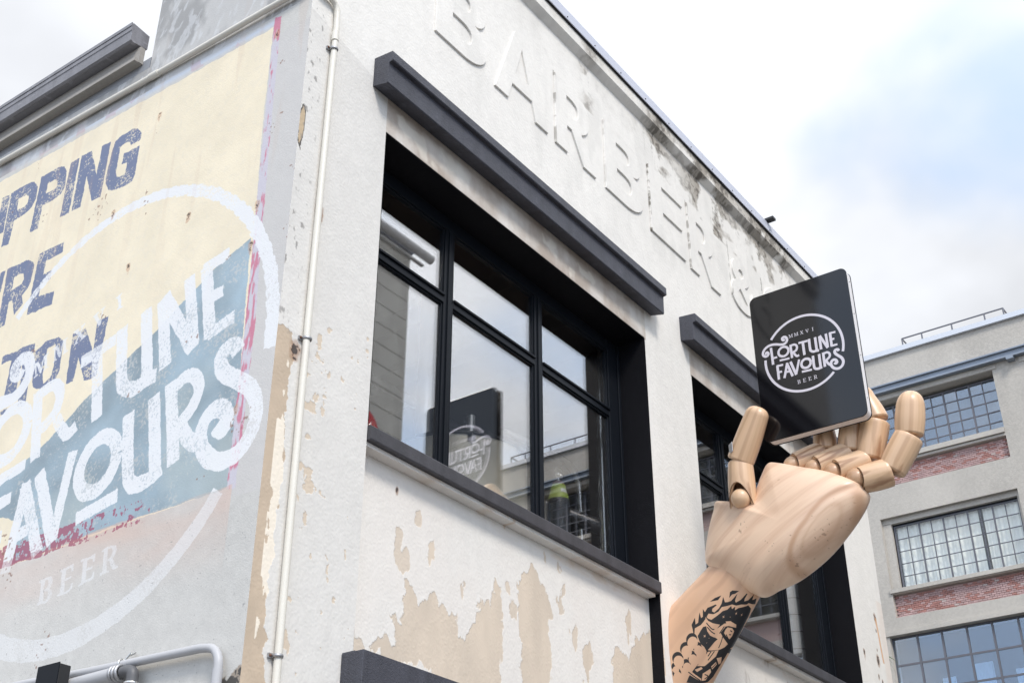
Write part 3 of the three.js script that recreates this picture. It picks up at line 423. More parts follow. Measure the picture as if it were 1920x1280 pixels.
{
  const t = thing('gas_cylinder', 'dark gas cylinder with a yellow green neck band standing behind the right pane', 'gas cylinder', [4.98, 5.3, -0.78]);
  const pr = (l) => new THREE.LatheGeometry(l.map(([r, y]) => new THREE.Vector2(r, y)), 28).translate(4.98, 0, -0.78);
  part('body', pr([[0.12, 5.3], [0.125, 5.4], [0.125, 6.9], [0.122, 6.96], [0.117, 6.999]]), std({ color: lin(0.07, 0.075, 0.085), roughness: 0.35, metalness: 0.3 }), t);
  part('neck', pr([[0.1165, 7.0], [0.106, 7.05], [0.094, 7.085], [0.086, 7.12], [0.082, 7.17]]), std({ color: lin(0.42, 0.55, 0.09), roughness: 0.45 }), t);
  part('collar', pr([[0.081, 7.171], [0.066, 7.2], [0.05, 7.215], [0.02, 7.22]]), M.rust, t);
  part('valve', [bar(V(4.98, 7.21, -0.78), V(4.98, 7.33, -0.78), 0.022), bar(V(4.94, 7.29, -0.78), V(5.05, 7.29, -0.78), 0.018), bar(V(4.95, 7.35, -0.78), V(5.01, 7.35, -0.78), 0.03), new THREE.SphereGeometry(0.03, 10, 8).translate(4.98, 7.28, -0.75)], M.steel, t);
  part('label_plate', new THREE.CylinderGeometry(0.089, 0.103, 0.045, 10, 1, true, -0.7, 0.9).translate(4.98, 7.09, -0.78), std({ color: lin(0.75, 0.8, 0.78), roughness: 0.6, side: THREE.DoubleSide }), t);
}
{
  const t = thing('steel_hoop_rail', 'bright steel tube bent into a hoop behind the gas cylinder', 'rail', [5.4, 5.3, -1]);
  part('tube', tube([V(4.3, 7.62, -1.0), V(5.15, 7.66, -0.95), V(5.42, 7.62, -0.92), V(5.56, 7.48, -0.9), V(5.6, 7.25, -0.9), V(5.6, 5.4, -0.9)], 0.034, 70, 12), M.steel, t);
  part('cross_tube', bar(V(4.7, 6.72, -0.95), V(5.6, 6.72, -0.92), 0.02), M.steel, t);
}
{
  const t = thing('foil_pipe', 'shiny foil wrapped vertical pipe at the right side of the first window', 'pipe', [5.72, 5.3, -0.72]);
  const pts = []; for (let y = 5.3; y < 9.6; y += 0.06) pts.push(new THREE.Vector2(0.068 + 0.008 * (rnd() - 0.5), y));
  part('pipe', new THREE.LatheGeometry(pts, 20).translate(5.72, 0, -0.66), std({ color: lin(0.75, 0.74, 0.7), roughness: 0.2, metalness: 1 }), t);
  part('branch', bar(V(5.72, 6.92, -0.72), V(5.2, 7.2, -1.3), 0.09), std({ color: lin(0.1, 0.1, 0.105), roughness: 0.3, metalness: 0.6 }), t);
}
{
  const t = thing('pipe_rack', 'thin steel process pipes running up and across behind the left panes of the first window', 'pipes', [2.4, 5.3, -1.6]);
  for (const [x, z, y] of [[1.75, -0.95, 6.95], [2.1, -1.1, 7.0], [2.3, -1.15, 7.0]]) part('pipe', tube([V(x, 5.35, z), V(x, y - 0.15, z), V(x + 0.04, y, z), V(x + 0.3, y + 0.02, z - 0.2), V(x + 2.4, y + 0.04, z - 2)], 0.022, 60, 8), M.steel, t);
  part('pipe', bar(V(3.25, 5.4, -1.0), V(3.25, 9.4, -1.0), 0.02), M.steel, t); part('pipe', bar(V(3.3, 8.9, -3), V(6.1, 8.9, -3), 0.06), M.dull, t); part('pipe', bar(V(1, 8.6, -4), V(6.1, 8.6, -4), 0.05), M.dull, t);
  part('stand', [box(1.6, 4, 5.31, 5.36, -3.2, -0.9), box(2.0, 2.05, 5.36, 6.4, -1.6, -1.55)], M.dull, t);
}
{
  const t = thing('spiral_duct', 'ribbed dark spiral ventilation duct behind the second window', 'duct', [10.66, 5.3, -0.72]);
  part('tube', new THREE.CylinderGeometry(0.17, 0.17, 4.2, 32).translate(10.66, 7.4, -0.72), std({ color: lin(0.28, 0.29, 0.3), roughness: 0.35, metalness: 0.8 }), t);
  for (let y = 5.5; y < 9.4; y += 0.24) part('seam', new THREE.TorusGeometry(0.172, 0.008, 6, 28).rotateX(Math.PI / 2).rotateZ(0.16).translate(10.66, y, -0.72), M.dark, t);
}

// ------------------------------------------------------------------ the big jointed hand
const HX = 5.95;
const wood = (z, y, t) => {                               // painted grain: z, y in metres along the boards
  const u = z * 0.86 + y * 0.5, v = -z * 0.5 + y * 0.86;
  const w = fbm(u * 0.9 + t, v * 1.3 + t, 4) - 0.5, ringv = v * 11 + 2.4 * w + 0.9 * fbm(u * 0.5, v * 2, 3) * 3;
  const s = 0.5 + 0.5 * Math.sin(ringv * 2.3), f = fbm(u * 3, v * 60, 3), b = fbm(u * 1.1 + 9, v * 1.8 + t, 4);
  let c = mix3([0.77, 0.55, 0.39], [0.58, 0.36, 0.235], cl(0.42 * sst(0.5, 1, s) * cl(0.3 + 1.6 * b) + 0.45 * (b - 0.4) + 0.55 * (f - 0.5) + 0.3 * (fbm(u * 2, v * 24 + t, 3) - 0.5)));
  if (vn(u * 35, v * 90) > 0.93 && b > 0.5) c = mix3(c, [0.3, 0.16, 0.1], 0.35);
  return c;
};
const palmMap = dataTex(1024, 1024, (i, j) => {           // z 0.3..2.5, y 5.7..7.4
  const z = 0.3 + (i + 0.5) / 1024 * 2.2, y = 5.7 + (j + 0.5) / 1024 * 1.7; let c = wood(z, y, 3);
  const u = (z - 1.86) * 0.72 + (y - 6.3) * 0.69, v = -(z - 1.86) * 0.69 + (y - 6.3) * 0.72, e = Math.hypot(u / 0.52, v / 0.17) + 0.25 * (fbm(z * 3, y * 3, 3) - 0.5);
  c = mix3(c, [0.5, 0.28, 0.16], 0.7 * sst(0.22, 0.02, Math.abs(e - 0.95)) + 0.25 * sst(0.1, 0.0, Math.abs(e - 0.55)));
  const sp = sst(0.6, 0.75, fbm(z * 4 + 2, y * 4, 4)); if (vn(z * 45, y * 45) > 0.9 && sp > 0.3 && y < 6.55) c = mix3(c, [0.2, 0.11, 0.07], 0.5);
  return c;
});
const fingerMap = dataTex(1024, 512, (i, j) => { const a = i / 1024 * 1.3, b = j / 512; const k = Math.abs(b - 0.5) * 1.1; const n = fbm(a * 2.2 + 3, k * 9, 4), f = fbm(a * 4, k * 70, 3), s = 0.5 + 0.5 * Math.sin(k * 30 + 5 * n + 2 * Math.sin(a * 3)); return mix3([0.70, 0.47, 0.29], [0.40, 0.22, 0.12], cl(0.8 * sst(0.5, 1, s) * n * 1.8 + 0.35 * (f - 0.4) + 0.25 * (n - 0.4))); });
const TAT = {"k": [[0.487, 0.692, 0.492, 0.632, 0.475, 0.672, 0.469, 0.628, 0.487, 0.556, 0.471, 0.58, 0.467, 0.548, 0.485, 0.496, 0.471, 0.504, 0.473, 0.448, 0.45, 0.364, 0.458, 0.42, 0.452, 0.448, 0.435, 0.44, 0.427, 0.372, 0.429, 0.316, 0.438, 0.268, 0.421, 0.292, 0.408, 0.268, 0.396, 0.236, 0.39, 0.168, 0.385, 0.212, 0.371, 0.224, 0.354, 0.168, 0.342, 0.08, 0.342, 0.136, 0.335, 0.168, 0.31, 0.128, 0.296, 0.06, 0.287, 0.112, 0.256, 0.076, 0.233, 0.128, 0.271, 0.14, 0.302, 0.148, 0.312, 0.172, 0.342, 0.2, 0.365, 0.24, 0.388, 0.256, 0.404, 0.296, 0.425, 0.344, 0.427, 0.404, 0.44, 0.456, 0.46, 0.484, 0.458, 0.54, 0.458, 0.584, 0.46, 0.628, 0.467, 0.664, 0.473, 0.696, 0.46, 0.744, 0.473, 0.716], [0.417, 0.204, 0.425, 0.172, 0.419, 0.144, 0.396, 0.116, 0.404, 0.152, 0.415, 0.176], [0.477, 0.36, 0.471, 0.32, 0.458, 0.276, 0.458, 0.312, 0.469, 0.34], [0.46, 0.524, 0.446, 0.528, 0.431, 0.516, 0.417, 0.436, 0.408, 0.372, 0.392, 0.328, 0.385, 0.276, 0.373, 0.296, 0.365, 0.256, 0.356, 0.288, 0.344, 0.248, 0.315, 0.204, 0.294, 0.172, 0.254, 0.188, 0.233, 0.252, 0.227, 0.364, 0.198, 0.536, 0.198, 0.604, 0.256, 0.648, 0.317, 0.716, 0.375, 0.796, 0.394, 0.776, 0.415, 0.776, 0.442, 0.736, 0.444, 0.66, 0.444, 0.628, 0.435, 0.6], [0.377, 0.788, 0.323, 0.704, 0.26, 0.64, 0.202, 0.652, 0.217, 0.728, 0.258, 0.856, 0.263, 0.952, 0.287, 1.044, 0.381, 1.176, 0.385, 1.112, 0.383, 1.036, 0.379, 0.96, 0.362, 0.864]], "s": [[0.46, 0.532, 0.44, 0.544, 0.417, 0.532, 0.385, 0.496, 0.388, 0.56, 0.375, 0.636, 0.398, 0.648, 0.419, 0.632, 0.44, 0.588], [0.392, 0.568, 0.369, 0.46, 0.344, 0.42, 0.333, 0.44, 0.356, 0.476, 0.362, 0.56, 0.344, 0.576, 0.354, 0.628, 0.375, 0.632], [0.369, 0.436, 0.348, 0.404, 0.304, 0.4, 0.294, 0.428, 0.333, 0.448, 0.352, 0.46], [0.348, 0.504, 0.344, 0.472, 0.319, 0.452, 0.294, 0.468, 0.29, 0.524, 0.298, 0.568, 0.325, 0.556, 0.346, 0.54], [0.356, 0.612, 0.342, 0.58, 0.29, 0.612, 0.3, 0.656, 0.321, 0.704, 0.358, 0.76, 0.373, 0.78, 0.365, 0.672], [0.369, 0.792, 0.325, 0.712, 0.321, 0.78, 0.348, 0.928, 0.379, 0.976, 0.371, 0.888], [0.312, 0.792, 0.285, 0.756, 0.263, 0.812, 0.277, 0.836], [0.317, 0.892, 0.304, 0.828, 0.29, 0.844, 0.302, 0.912], [0.338, 1.0, 0.315, 0.916, 0.3, 0.94, 0.306, 1.04, 0.325, 1.068], [0.404, 1.08, 0.392, 1.056, 0.331, 1.052, 0.329, 1.076, 0.39, 1.096], [0.379, 1.02, 0.36, 0.956, 0.35, 0.96, 0.365, 1.024], [0.267, 0.944, 0.25, 0.692, 0.202, 0.696, 0.208, 0.936, 0.242, 1.024, 0.269, 1.032]], "l": [[0.442, 0.572, 0.41, 0.584, 0.396, 0.572], [0.429, 0.6, 0.404, 0.608, 0.383, 0.604], [0.365, 0.572, 0.362, 0.484], [0.342, 0.58, 0.335, 0.632, 0.331, 0.696], [0.321, 0.484, 0.306, 0.484], [0.315, 0.524, 0.302, 0.516], [0.331, 0.54, 0.312, 0.56, 0.298, 0.568], [0.356, 0.772, 0.358, 0.828], [0.342, 0.748, 0.348, 0.86], [0.308, 0.9, 0.298, 0.84], [0.327, 0.996, 0.306, 0.992, 0.315, 1.036], [0.396, 1.08, 0.331, 1.072]], "c": [[0.454, 0.804, 0.066], [0.454, 0.916, 0.065], [0.458, 1.048, 0.063], [0.45, 1.132, 0.038], [0.431, 1.168, 0.049], [0.419, 0.824, 0.051], [0.417, 0.932, 0.053], [0.419, 1.036, 0.053]], "t": [0.39, 0.412, 0.34, 0.308, 0.417, 0.688, 0.304, 0.288, 0.36, 0.372, 0.396, 0.676, 0.394, 0.728]};
const tatS = 1024, tatU0 = 0.12, tatUW = 0.64, tatV = 1.6;   // round the arm from 0.12 to 0.76 of a turn, 1.6 m down it
const tatInk = layer(tatS, tatS, (x) => {
  x.setTransform(tatS / tatUW, 0, 0, tatS / tatV, -tatU0 * tatS / tatUW, 0);
  const arcs = (sty, k, o) => { x.fillStyle = sty; for (const c of TAT.c) { x.beginPath(); x.ellipse(c[0] - o * 0.010, c[1] + o * 0.018, c[2] * k * 0.36, c[2] * k, 0, 0, 7); x.fill(); } };
  x.fillStyle = x.strokeStyle = '#000'; for (const p of TAT.k) { x.beginPath(); poly(x, p); x.fill(); } x.lineWidth = 0.006; for (const p of TAT.k.slice(0, 3)) { x.beginPath(); poly(x, p); x.stroke(); }
  arcs('#000', 1, 0); x.globalCompositeOperation = 'destination-out'; arcs('#000', 0.93, 1); for (const p of TAT.s) { x.beginPath(); poly(x, p); x.fill(); }
  for (let i = 0; i < TAT.t.length; i += 2) { const r = i < 8 ? 0.020 : 0.008; x.beginPath(); poly(x, [TAT.t[i], TAT.t[i + 1] - r, TAT.t[i] + r * 0.08, TAT.t[i + 1] - r * 0.2, TAT.t[i] + r * 0.34, TAT.t[i + 1], TAT.t[i] + r * 0.08, TAT.t[i + 1] + r * 0.2, TAT.t[i], TAT.t[i + 1] + r, TAT.t[i] - r * 0.08, TAT.t[i + 1] + r * 0.2, TAT.t[i] - r * 0.34, TAT.t[i + 1], TAT.t[i] - r * 0.08, TAT.t[i + 1] - r * 0.2]); x.fill(); }
  x.globalCompositeOperation = 'source-over'; x.setTransform(1, 0, 0, 1, 0, 0); x.strokeStyle = '#000'; x.lineWidth = 7;
  for (const p of TAT.l) { const q = p.map((v, i) => (i % 2 ? v * tatS / tatV : (v - tatU0) * tatS / tatUW)); x.beginPath(); smooth(x, q); x.stroke(); }
});
const armMap = dataTex(tatS, tatS, (i, j) => {
  const u = tatU0 + i / tatS * tatUW, v = j / tatS * tatV; const n = fbm(v * 1.6 + 4, u * 9, 4), s = 0.5 + 0.5 * Math.sin(u * 60 + 6 * n);
  const c = mix3([0.70, 0.44, 0.28], [0.52, 0.31, 0.2], cl(0.6 * sst(0.5, 1, s) * n * 1.6 + 0.4 * (n - 0.45)));
  return tatInk[(j * tatS + i) * 4 + 3] > 120 ? [0.016, 0.015, 0.017] : c;
});
const lacquer = { roughness: 0.42, clearcoat: 0.35, clearcoatRoughness: 0.25 };
M.palm = phy({ map: palmMap, ...lacquer }); M.finger = phy({ map: fingerMap, ...lacquer }); M.arm = phy({ map: armMap, ...lacquer });
const hand = thing('hand_sculpture', 'giant jointed wooden mannequin hand with tattooed forearm reaching out from the wall', 'sculpture', [5.9, 5.2, 0]);
{                                                         // forearm: an oval cone from the wall to the wrist
  const W = V(5.972, 6.124, 0.806), phi = 0.719, a = V(0.072, -Math.sin(phi), -Math.cos(phi)).normalize(), u = V(1, 0, 0).addScaledVector(a, -a.x).normalize(), v = V().crossVectors(a, u);
  const NS = 60, NT = 96, pos = [], uv = [], idx = [];
  for (let i = 0; i <= NS; i++) for (let j = 0; j <= NT; j++) {
    const th = j / NT * 2 * Math.PI, at = (s) => { const k = s < 0 ? 1 + s * 0.6 : 1; return W.clone().addScaledVector(a, s).addScaledVector(u, (0.222 + 0.006 * s) * k * Math.cos(th)).addScaledVector(v, (0.309 + 0.161 * s) * k * Math.sin(th)); };
    let lo = 0, hi = 4; for (let n = 0; n < 24; n++) { const m = (lo + hi) / 2; if (at(m).z > 0.0015) lo = m; else hi = m; }
    const se = -0.12 + i / NS * (lo + 0.12), p = at(se); pos.push(p.x, p.y, p.z); uv.push((j / NT - tatU0) / tatUW, se / tatV);
  }
  for (let i = 0; i < NS; i++) for (let j = 0; j < NT; j++) { const q = i * (NT + 1) + j; idx.push(q, q + 1, q + NT + 1, q + 1, q + NT + 2, q + NT + 1); }
  const g = new THREE.BufferGeometry(); g.setAttribute('position', new THREE.Float32BufferAttribute(pos, 3)); g.setAttribute('uv', new THREE.Float32BufferAttribute(uv, 2)); g.setIndex(idx); g.computeVertexNormals();
  part('forearm', g, M.arm, hand, 'forearm with a black tattoo of flames, smoke and a rider');
}
{                                                         // palm: an outline with a hard knuckle edge and full round flanks
  const O = [[1.345, 7.185, 1], [1.44, 7.156, 1], [1.673, 7.052, 1], [1.941, 6.931, 1], [2.177, 6.785, 0.9], [2.265, 6.70, 0.4], [2.29, 6.60, 0.1], [2.222, 6.485, 0], [2.052, 6.307, 0], [1.833, 6.124, 0], [1.621, 5.997, 0], [1.411, 5.906, 0], [1.206, 5.866, 0.1], [1.01, 5.845, 0.35], [0.768, 6.01, 0.45], [0.50, 6.25, 0.4], [0.455, 6.36, 0.15], [0.467, 6.486, 0.05], [0.528, 6.679, 0.15], [0.625, 6.835, 0.6], [0.70, 6.905, 1], [0.80, 6.88, 1], [0.975, 6.826, 1], [1.07, 6.83, 1], [1.125, 6.88, 0.8], [1.16, 6.98, 0.6], [1.22, 7.08, 0.7]];
  const N = 240, P = []; const cv = new THREE.CatmullRomCurve3(O.map(([z, y, e]) => V(z, y, e)), true, 'centripetal'); for (let k = 0; k < N; k++) P.push(cv.getPoint(k / N));
  const C = [1.5, 6.42], K = 30, pos = [], idx = [];
  const ringPt = (k, r, side) => {
    const p = P[k], e = cl(p.z), dz = p.x - C[0], dy = p.y - C[1], edge = 0.15 * e;
    const T = side < 0 ? 0.34 : 0.25, q = Math.pow(Math.max(0, 1 - Math.pow(r, 2.7)), 0.56);
    const z = C[0] + dz * r, y = C[1] + dy * r, tilt = side < 0 ? -0.07 * (y - 6.5) : 0;
    return [HX + side * (edge + (T - edge) * q + tilt * q), y, z];
  };
  for (const side of [-1, 1]) { const base = pos.length / 3; for (let i = 0; i <= K; i++) for (let k = 0; k < N; k++) pos.push(...ringPt(k, Math.sin(i / K * Math.PI / 2), side)); for (let i = 0; i < K; i++) for (let k = 0; k < N; k++) { const a = base + i * N + k, b = base + i * N + (k + 1) % N; side < 0 ? idx.push(a, a + N, b, b, a + N, b + N) : idx.push(a, b, a + N, b, b + N, a + N); } }
  const f = K * N, b0 = (K + 1) * N + K * N, rim = pos.length / 3;   // rim strip with its own vertices keeps the edge crisp
  for (let k = 0; k < N; k++) { pos.push(...pos.slice((f + k) * 3, (f + k) * 3 + 3)); } for (let k = 0; k < N; k++) pos.push(...pos.slice((b0 + k) * 3, (b0 + k) * 3 + 3));
  for (let k = 0; k < N; k++) { const a = rim + k, b = rim + (k + 1) % N; idx.push(a, a + N, b, b, a + N, b + N); }
  const g = new THREE.BufferGeometry(); g.setAttribute('position', new THREE.Float32BufferAttribute(pos, 3)); g.setIndex(idx); g.computeVertexNormals();
  part('palm', uvBy(g, (x, y, z) => [(z - 0.3) / 2.2, (y - 5.7) / 1.7]), M.palm, hand);
}
// one segment of a finger from a to b; cup > 0 cuts an arch out of the side that faces the street
function segment(a, b, r0, r1, { cup = 0, round = 0, flat = 0, twist = 0 } = {}) {
  const d = V().subVectors(b, a), L = d.length(), w = d.clone().normalize(), fr = V(-1, 0, 0).addScaledVector(w, w.x).normalize(), sd = V().crossVectors(w, fr);
  const NT = 48, rows = []; const at = (th, t, r) => a.clone().addScaledVector(w, t * L).addScaledVector(fr, r * Math.cos(th)).addScaledVector(sd, r * Math.sin(th));
  const t0 = (th) => cup * Math.pow(Math.max(0, Math.cos(th)), 1.3) / L, pos = [], uv = [], idx = [];
  const row = (fn, vOf) => { const at0 = pos.length / 3; for (let j = 0; j <= NT; j++) { const th = j / NT * 2 * Math.PI, p = fn(th); pos.push(p.x, p.y, p.z); uv.push(vOf(th) + twist, j / NT); } rows.push(at0); return at0; };
  const link = (p, q) => { for (let j = 0; j < NT; j++) idx.push(p + j, q + j, p + j + 1, p + j + 1, q + j, q + j + 1); };
  const rad = (t, th) => (r0 + (r1 - r0) * t) * (0.965 + 0.05 * Math.sin(Math.PI * cl(t))) * (1 - flat * t * Math.max(0, Math.cos(th)) ** 2);
  let prev;
  if (cup) {                                              // inner wall and rim of the cup
    const i1 = row((th) => at(th, 0.75, 0.02), () => 0.2), i2 = row((th) => at(th, Math.max(0.6, t0(th)), rad(0.6, th) - 0.035), () => 0.2), i3 = row((th) => at(th, t0(th), rad(0, th) - 0.032), () => 0.05); link(i1, i2); link(i2, i3);
    const e1 = row((th) => at(th, t0(th), rad(0, th) - 0.032), () => 0), e2 = row((th) => at(th, t0(th) - 0.006, rad(0, th) - 0.006), () => 0); link(e1, e2); prev = null;
  } else { const c0 = row(() => at(0, 0, 0.001), () => 0), c1 = row((th) => at(th, 0, rad(0, th) - 0.022), () => 0); link(c0, c1); const e = row((th) => at(th, 0.008 / L, rad(0, th) - 0.007), () => 0.01); link(c1, e); const e2 = row((th) => at(th, 0.024 / L, rad(0, th)), () => 0.02); link(e, e2); prev = e2; }
  const n = 10; for (let i = 0; i <= n; i++) { const q = row((th) => at(th, Math.max(t0(th), 0.026 / L) + (1 - (round || 0.014) / L - Math.max(t0(th), 0.026 / L)) * i / n, rad(i / n, th)), (th) => L * i / n); if (prev != null || i) link(prev, q); prev = q; }
  if (round) { for (let i = 1; i <= 8; i++) { const s = i / 8 * Math.PI / 2, q = row((th) => at(th, 1 - round / L + round / L * Math.sin(s), Math.max(0.001, rad(1, th) * Math.pow(Math.cos(s), 0.8))), () => L + 0.1 * i / 8); link(prev, q); prev = q; } }
  else { const q = row((th) => at(th, 1, rad(1, th) - 0.014), () => L); link(prev, q); const e = row(() => at(0, 1, 0.001), () => L); const q2 = row((th) => at(th, 1, rad(1, th) - 0.014), () => L); link(q2, e); }
  const g = new THREE.BufferGeometry(); g.setAttribute('position', new THREE.Float32BufferAttribute(pos, 3)); g.setAttribute('uv', new THREE.Float32BufferAttribute(uv, 2)); g.setIndex(idx); g.computeVertexNormals();
  return g;
}
const zy = (x, p) => V(x, p[1], p[0]);
function finger(name, base, x, J, r, opt = {}) {
  const f = part(name, segment(zy(x[0], J[0]), zy(x[1], J[1]), r[0], r[1], { cup: opt.cup ?? 0.05, twist: opt.t || 0 }), M.finger, hand);
  part('knuckle_ball', uvBy(new THREE.SphereGeometry(base[2], 28, 20).translate(base[3], base[1], base[0]), (X, Y, Z) => [Z * 0.5, 0.52 + (Y - base[1]) * 0.3]), M.finger, f);
  for (let k = 1; k + 1 < J.length; k++) { const last = k + 2 === J.length; part(last ? 'fingertip' : 'finger_segment', segment(zy(x[k], J[k]), zy(x[k + 1], J[k + 1]), r[2 * k], r[2 * k + 1], { round: last ? opt.round ?? 0.13 : 0, flat: last ? opt.flat || 0 : 0, twist: 0.3 * k + (opt.t || 0) }), M.finger, f); }
}
finger('finger', [1.54, 7.15, 0.098, 5.93], [5.93, 6.05, 6.04, 6.0], [[1.555, 7.15], [1.87, 7.265], [1.89, 7.5], [1.9, 7.95]], [0.125, 0.128, 0.125, 0.115, 0.115, 0.09], { t: 0.1 });
finger('finger', [1.77, 7.05, 0.10, 5.93], [5.93, 6.06, 6.04, 6.0], [[1.785, 7.05], [2.13, 7.185], [2.19, 7.50], [2.22, 8.0]], [0.13, 0.138, 0.135, 0.12, 0.12, 0.095], { t: 0.27 });
finger('finger', [1.972, 6.95, 0.102, 5.92], [5.92, 6.06, 6.07, 6.02], [[1.99, 6.95], [2.31, 7.05], [2.435, 7.45], [2.36, 7.86]], [0.132, 0.14, 0.14, 0.155, 0.15, 0.10], { t: 0.44 });
finger('finger', [2.21, 6.815, 0.108, 5.90], [5.91, 6.02, 6.04, 6.0], [[2.225, 6.79], [2.53, 6.85], [2.765, 7.185], [2.872, 7.645]], [0.142, 0.152, 0.148, 0.155, 0.145, 0.15], { t: 0.6, round: 0.19 });
finger('thumb', [1.05, 6.80, 0.105, 5.645], [5.70, 5.66, 5.55], [[1.04, 6.69], [1.075, 7.215], [1.405, 7.72]], [0.145, 0.135, 0.15, 0.135], { t: 0.8, round: 0.10, flat: 0.25, cup: 0.27 });
{
  const th = hand.children.find((c) => c.name === 'thumb');
  part('repair_plate', new RoundedBoxGeometry(0.09, 0.11, 0.008, 1, 0.003).rotateY(Math.PI + 0.85).rotateX(0.0).translate(5.523, 7.33, 1.045), M.dull, th);
}

// ------------------------------------------------------------------ the book in its grip
const BK = { z0: 1.345, z1: 2.492, y0: 7.375, y1: 9.155, x: 5.715, t: 0.13 };
{
  const b = thing('book_sign', 'glossy black giant book printed with a white round brewery emblem, held by the wooden hand', 'book', [BK.x, BK.y0, 1.92]);
  const rr = (z0, z1, y0, y1, r) => { const s = new THREE.Shape(); s.moveTo(-z0 - r, y0); s.lineTo(-z1 + r, y0); s.absarc(-z1 + r, y0 + r, r, -Math.PI / 2, Math.PI, true); s.lineTo(-z1, y1 - r); s.absarc(-z1 + r, y1 - r, r, Math.PI, Math.PI / 2, true); s.lineTo(-z0 - r, y1); s.absarc(-z0 - r, y1 - r, r, Math.PI / 2, 0, true); s.lineTo(-z0, y0 + r); s.absarc(-z0 - r, y0 + r, r, 0, -Math.PI / 2, true); return s; };
  const slab = (z0, z1, y0, y1, r, x0, x1, bev) => new THREE.ExtrudeGeometry(rr(z0, z1, y0, y1, r), { depth: x1 - x0 - 2 * bev, bevelEnabled: bev > 0, bevelSize: bev, bevelThickness: bev, bevelOffset: -bev, bevelSegments: 3, curveSegments: 14 }).rotateY(Math.PI / 2).translate(x0 + bev, 0, 0);
  const W = 1024, H = 1536, cover = layer(W, H, (x) => {
    x.setTransform(W / (BK.z1 - BK.z0), 0, 0, H / (BK.y1 - BK.y0), -BK.z0 * W / (BK.z1 - BK.z0), -BK.y0 * H / (BK.y1 - BK.y0));
    x.strokeStyle = x.fillStyle = '#fff'; const R = 0.444, cx = 1.903, cy = 8.288;
    drawEmblem(x, [R, 0, 0, R, cx, cy], false); ring(x, cx, cy, R, 0.028);
    spaced(x, 'MMXVI', cx + 0.006, cy + 0.245, 0.058, 1.1, '100px serif'); spaced(x, 'BEER', cx + 0.0, cy - 0.325, 0.062, 1.0, '100px serif');
  });
  const map = dataTex(W, H, (i, j) => (mix3([0.004, 0.0037, 0.005], [0.66, 0.62, 0.66], cover[(j * W + i) * 4 + 3] / 255)));
  const gloss = phy({ map, roughness: 0.07, ior: 1.52 }), plain = phy({ color: lin(0.007, 0.0065, 0.009), roughness: 0.13, ior: 1.45 });
  part('front_cover', uvBy(slab(BK.z0, BK.z1, BK.y0, BK.y1, 0.075, BK.x, BK.x + 0.014, 0.004), (x, y, z) => [(z - BK.z0) / (BK.z1 - BK.z0), (y - BK.y0) / (BK.y1 - BK.y0)]), gloss, b);
  part('back_cover', slab(BK.z0, BK.z1, BK.y0, BK.y1, 0.075, BK.x + BK.t - 0.014, BK.x + BK.t, 0.004), plain, b);
  part('pages', slab(BK.z0 + 0.02, BK.z1 - 0.006, BK.y0 + 0.006, BK.y1 - 0.01, 0.07, BK.x + 0.0145, BK.x + BK.t - 0.0145, 0), std({ color: lin(0.74, 0.73, 0.74), roughness: 0.6 }), b);
  part('spine', slab(BK.z0 - 0.003, BK.z0 + 0.019, BK.y0 + 0.06, BK.y1 - 0.06, 0.004, BK.x + 0.01, BK.x + BK.t - 0.01, 0), plain, b);
  const sc = []; for (const y of [7.6, 8.1, 8.6, 9.0]) sc.push(new THREE.SphereGeometry(0.008, 8, 6).translate(BK.x + 0.065, y, BK.z1 - 0.006)); sc.forEach((g) => part('page_rivet', g, M.dull, b));
}

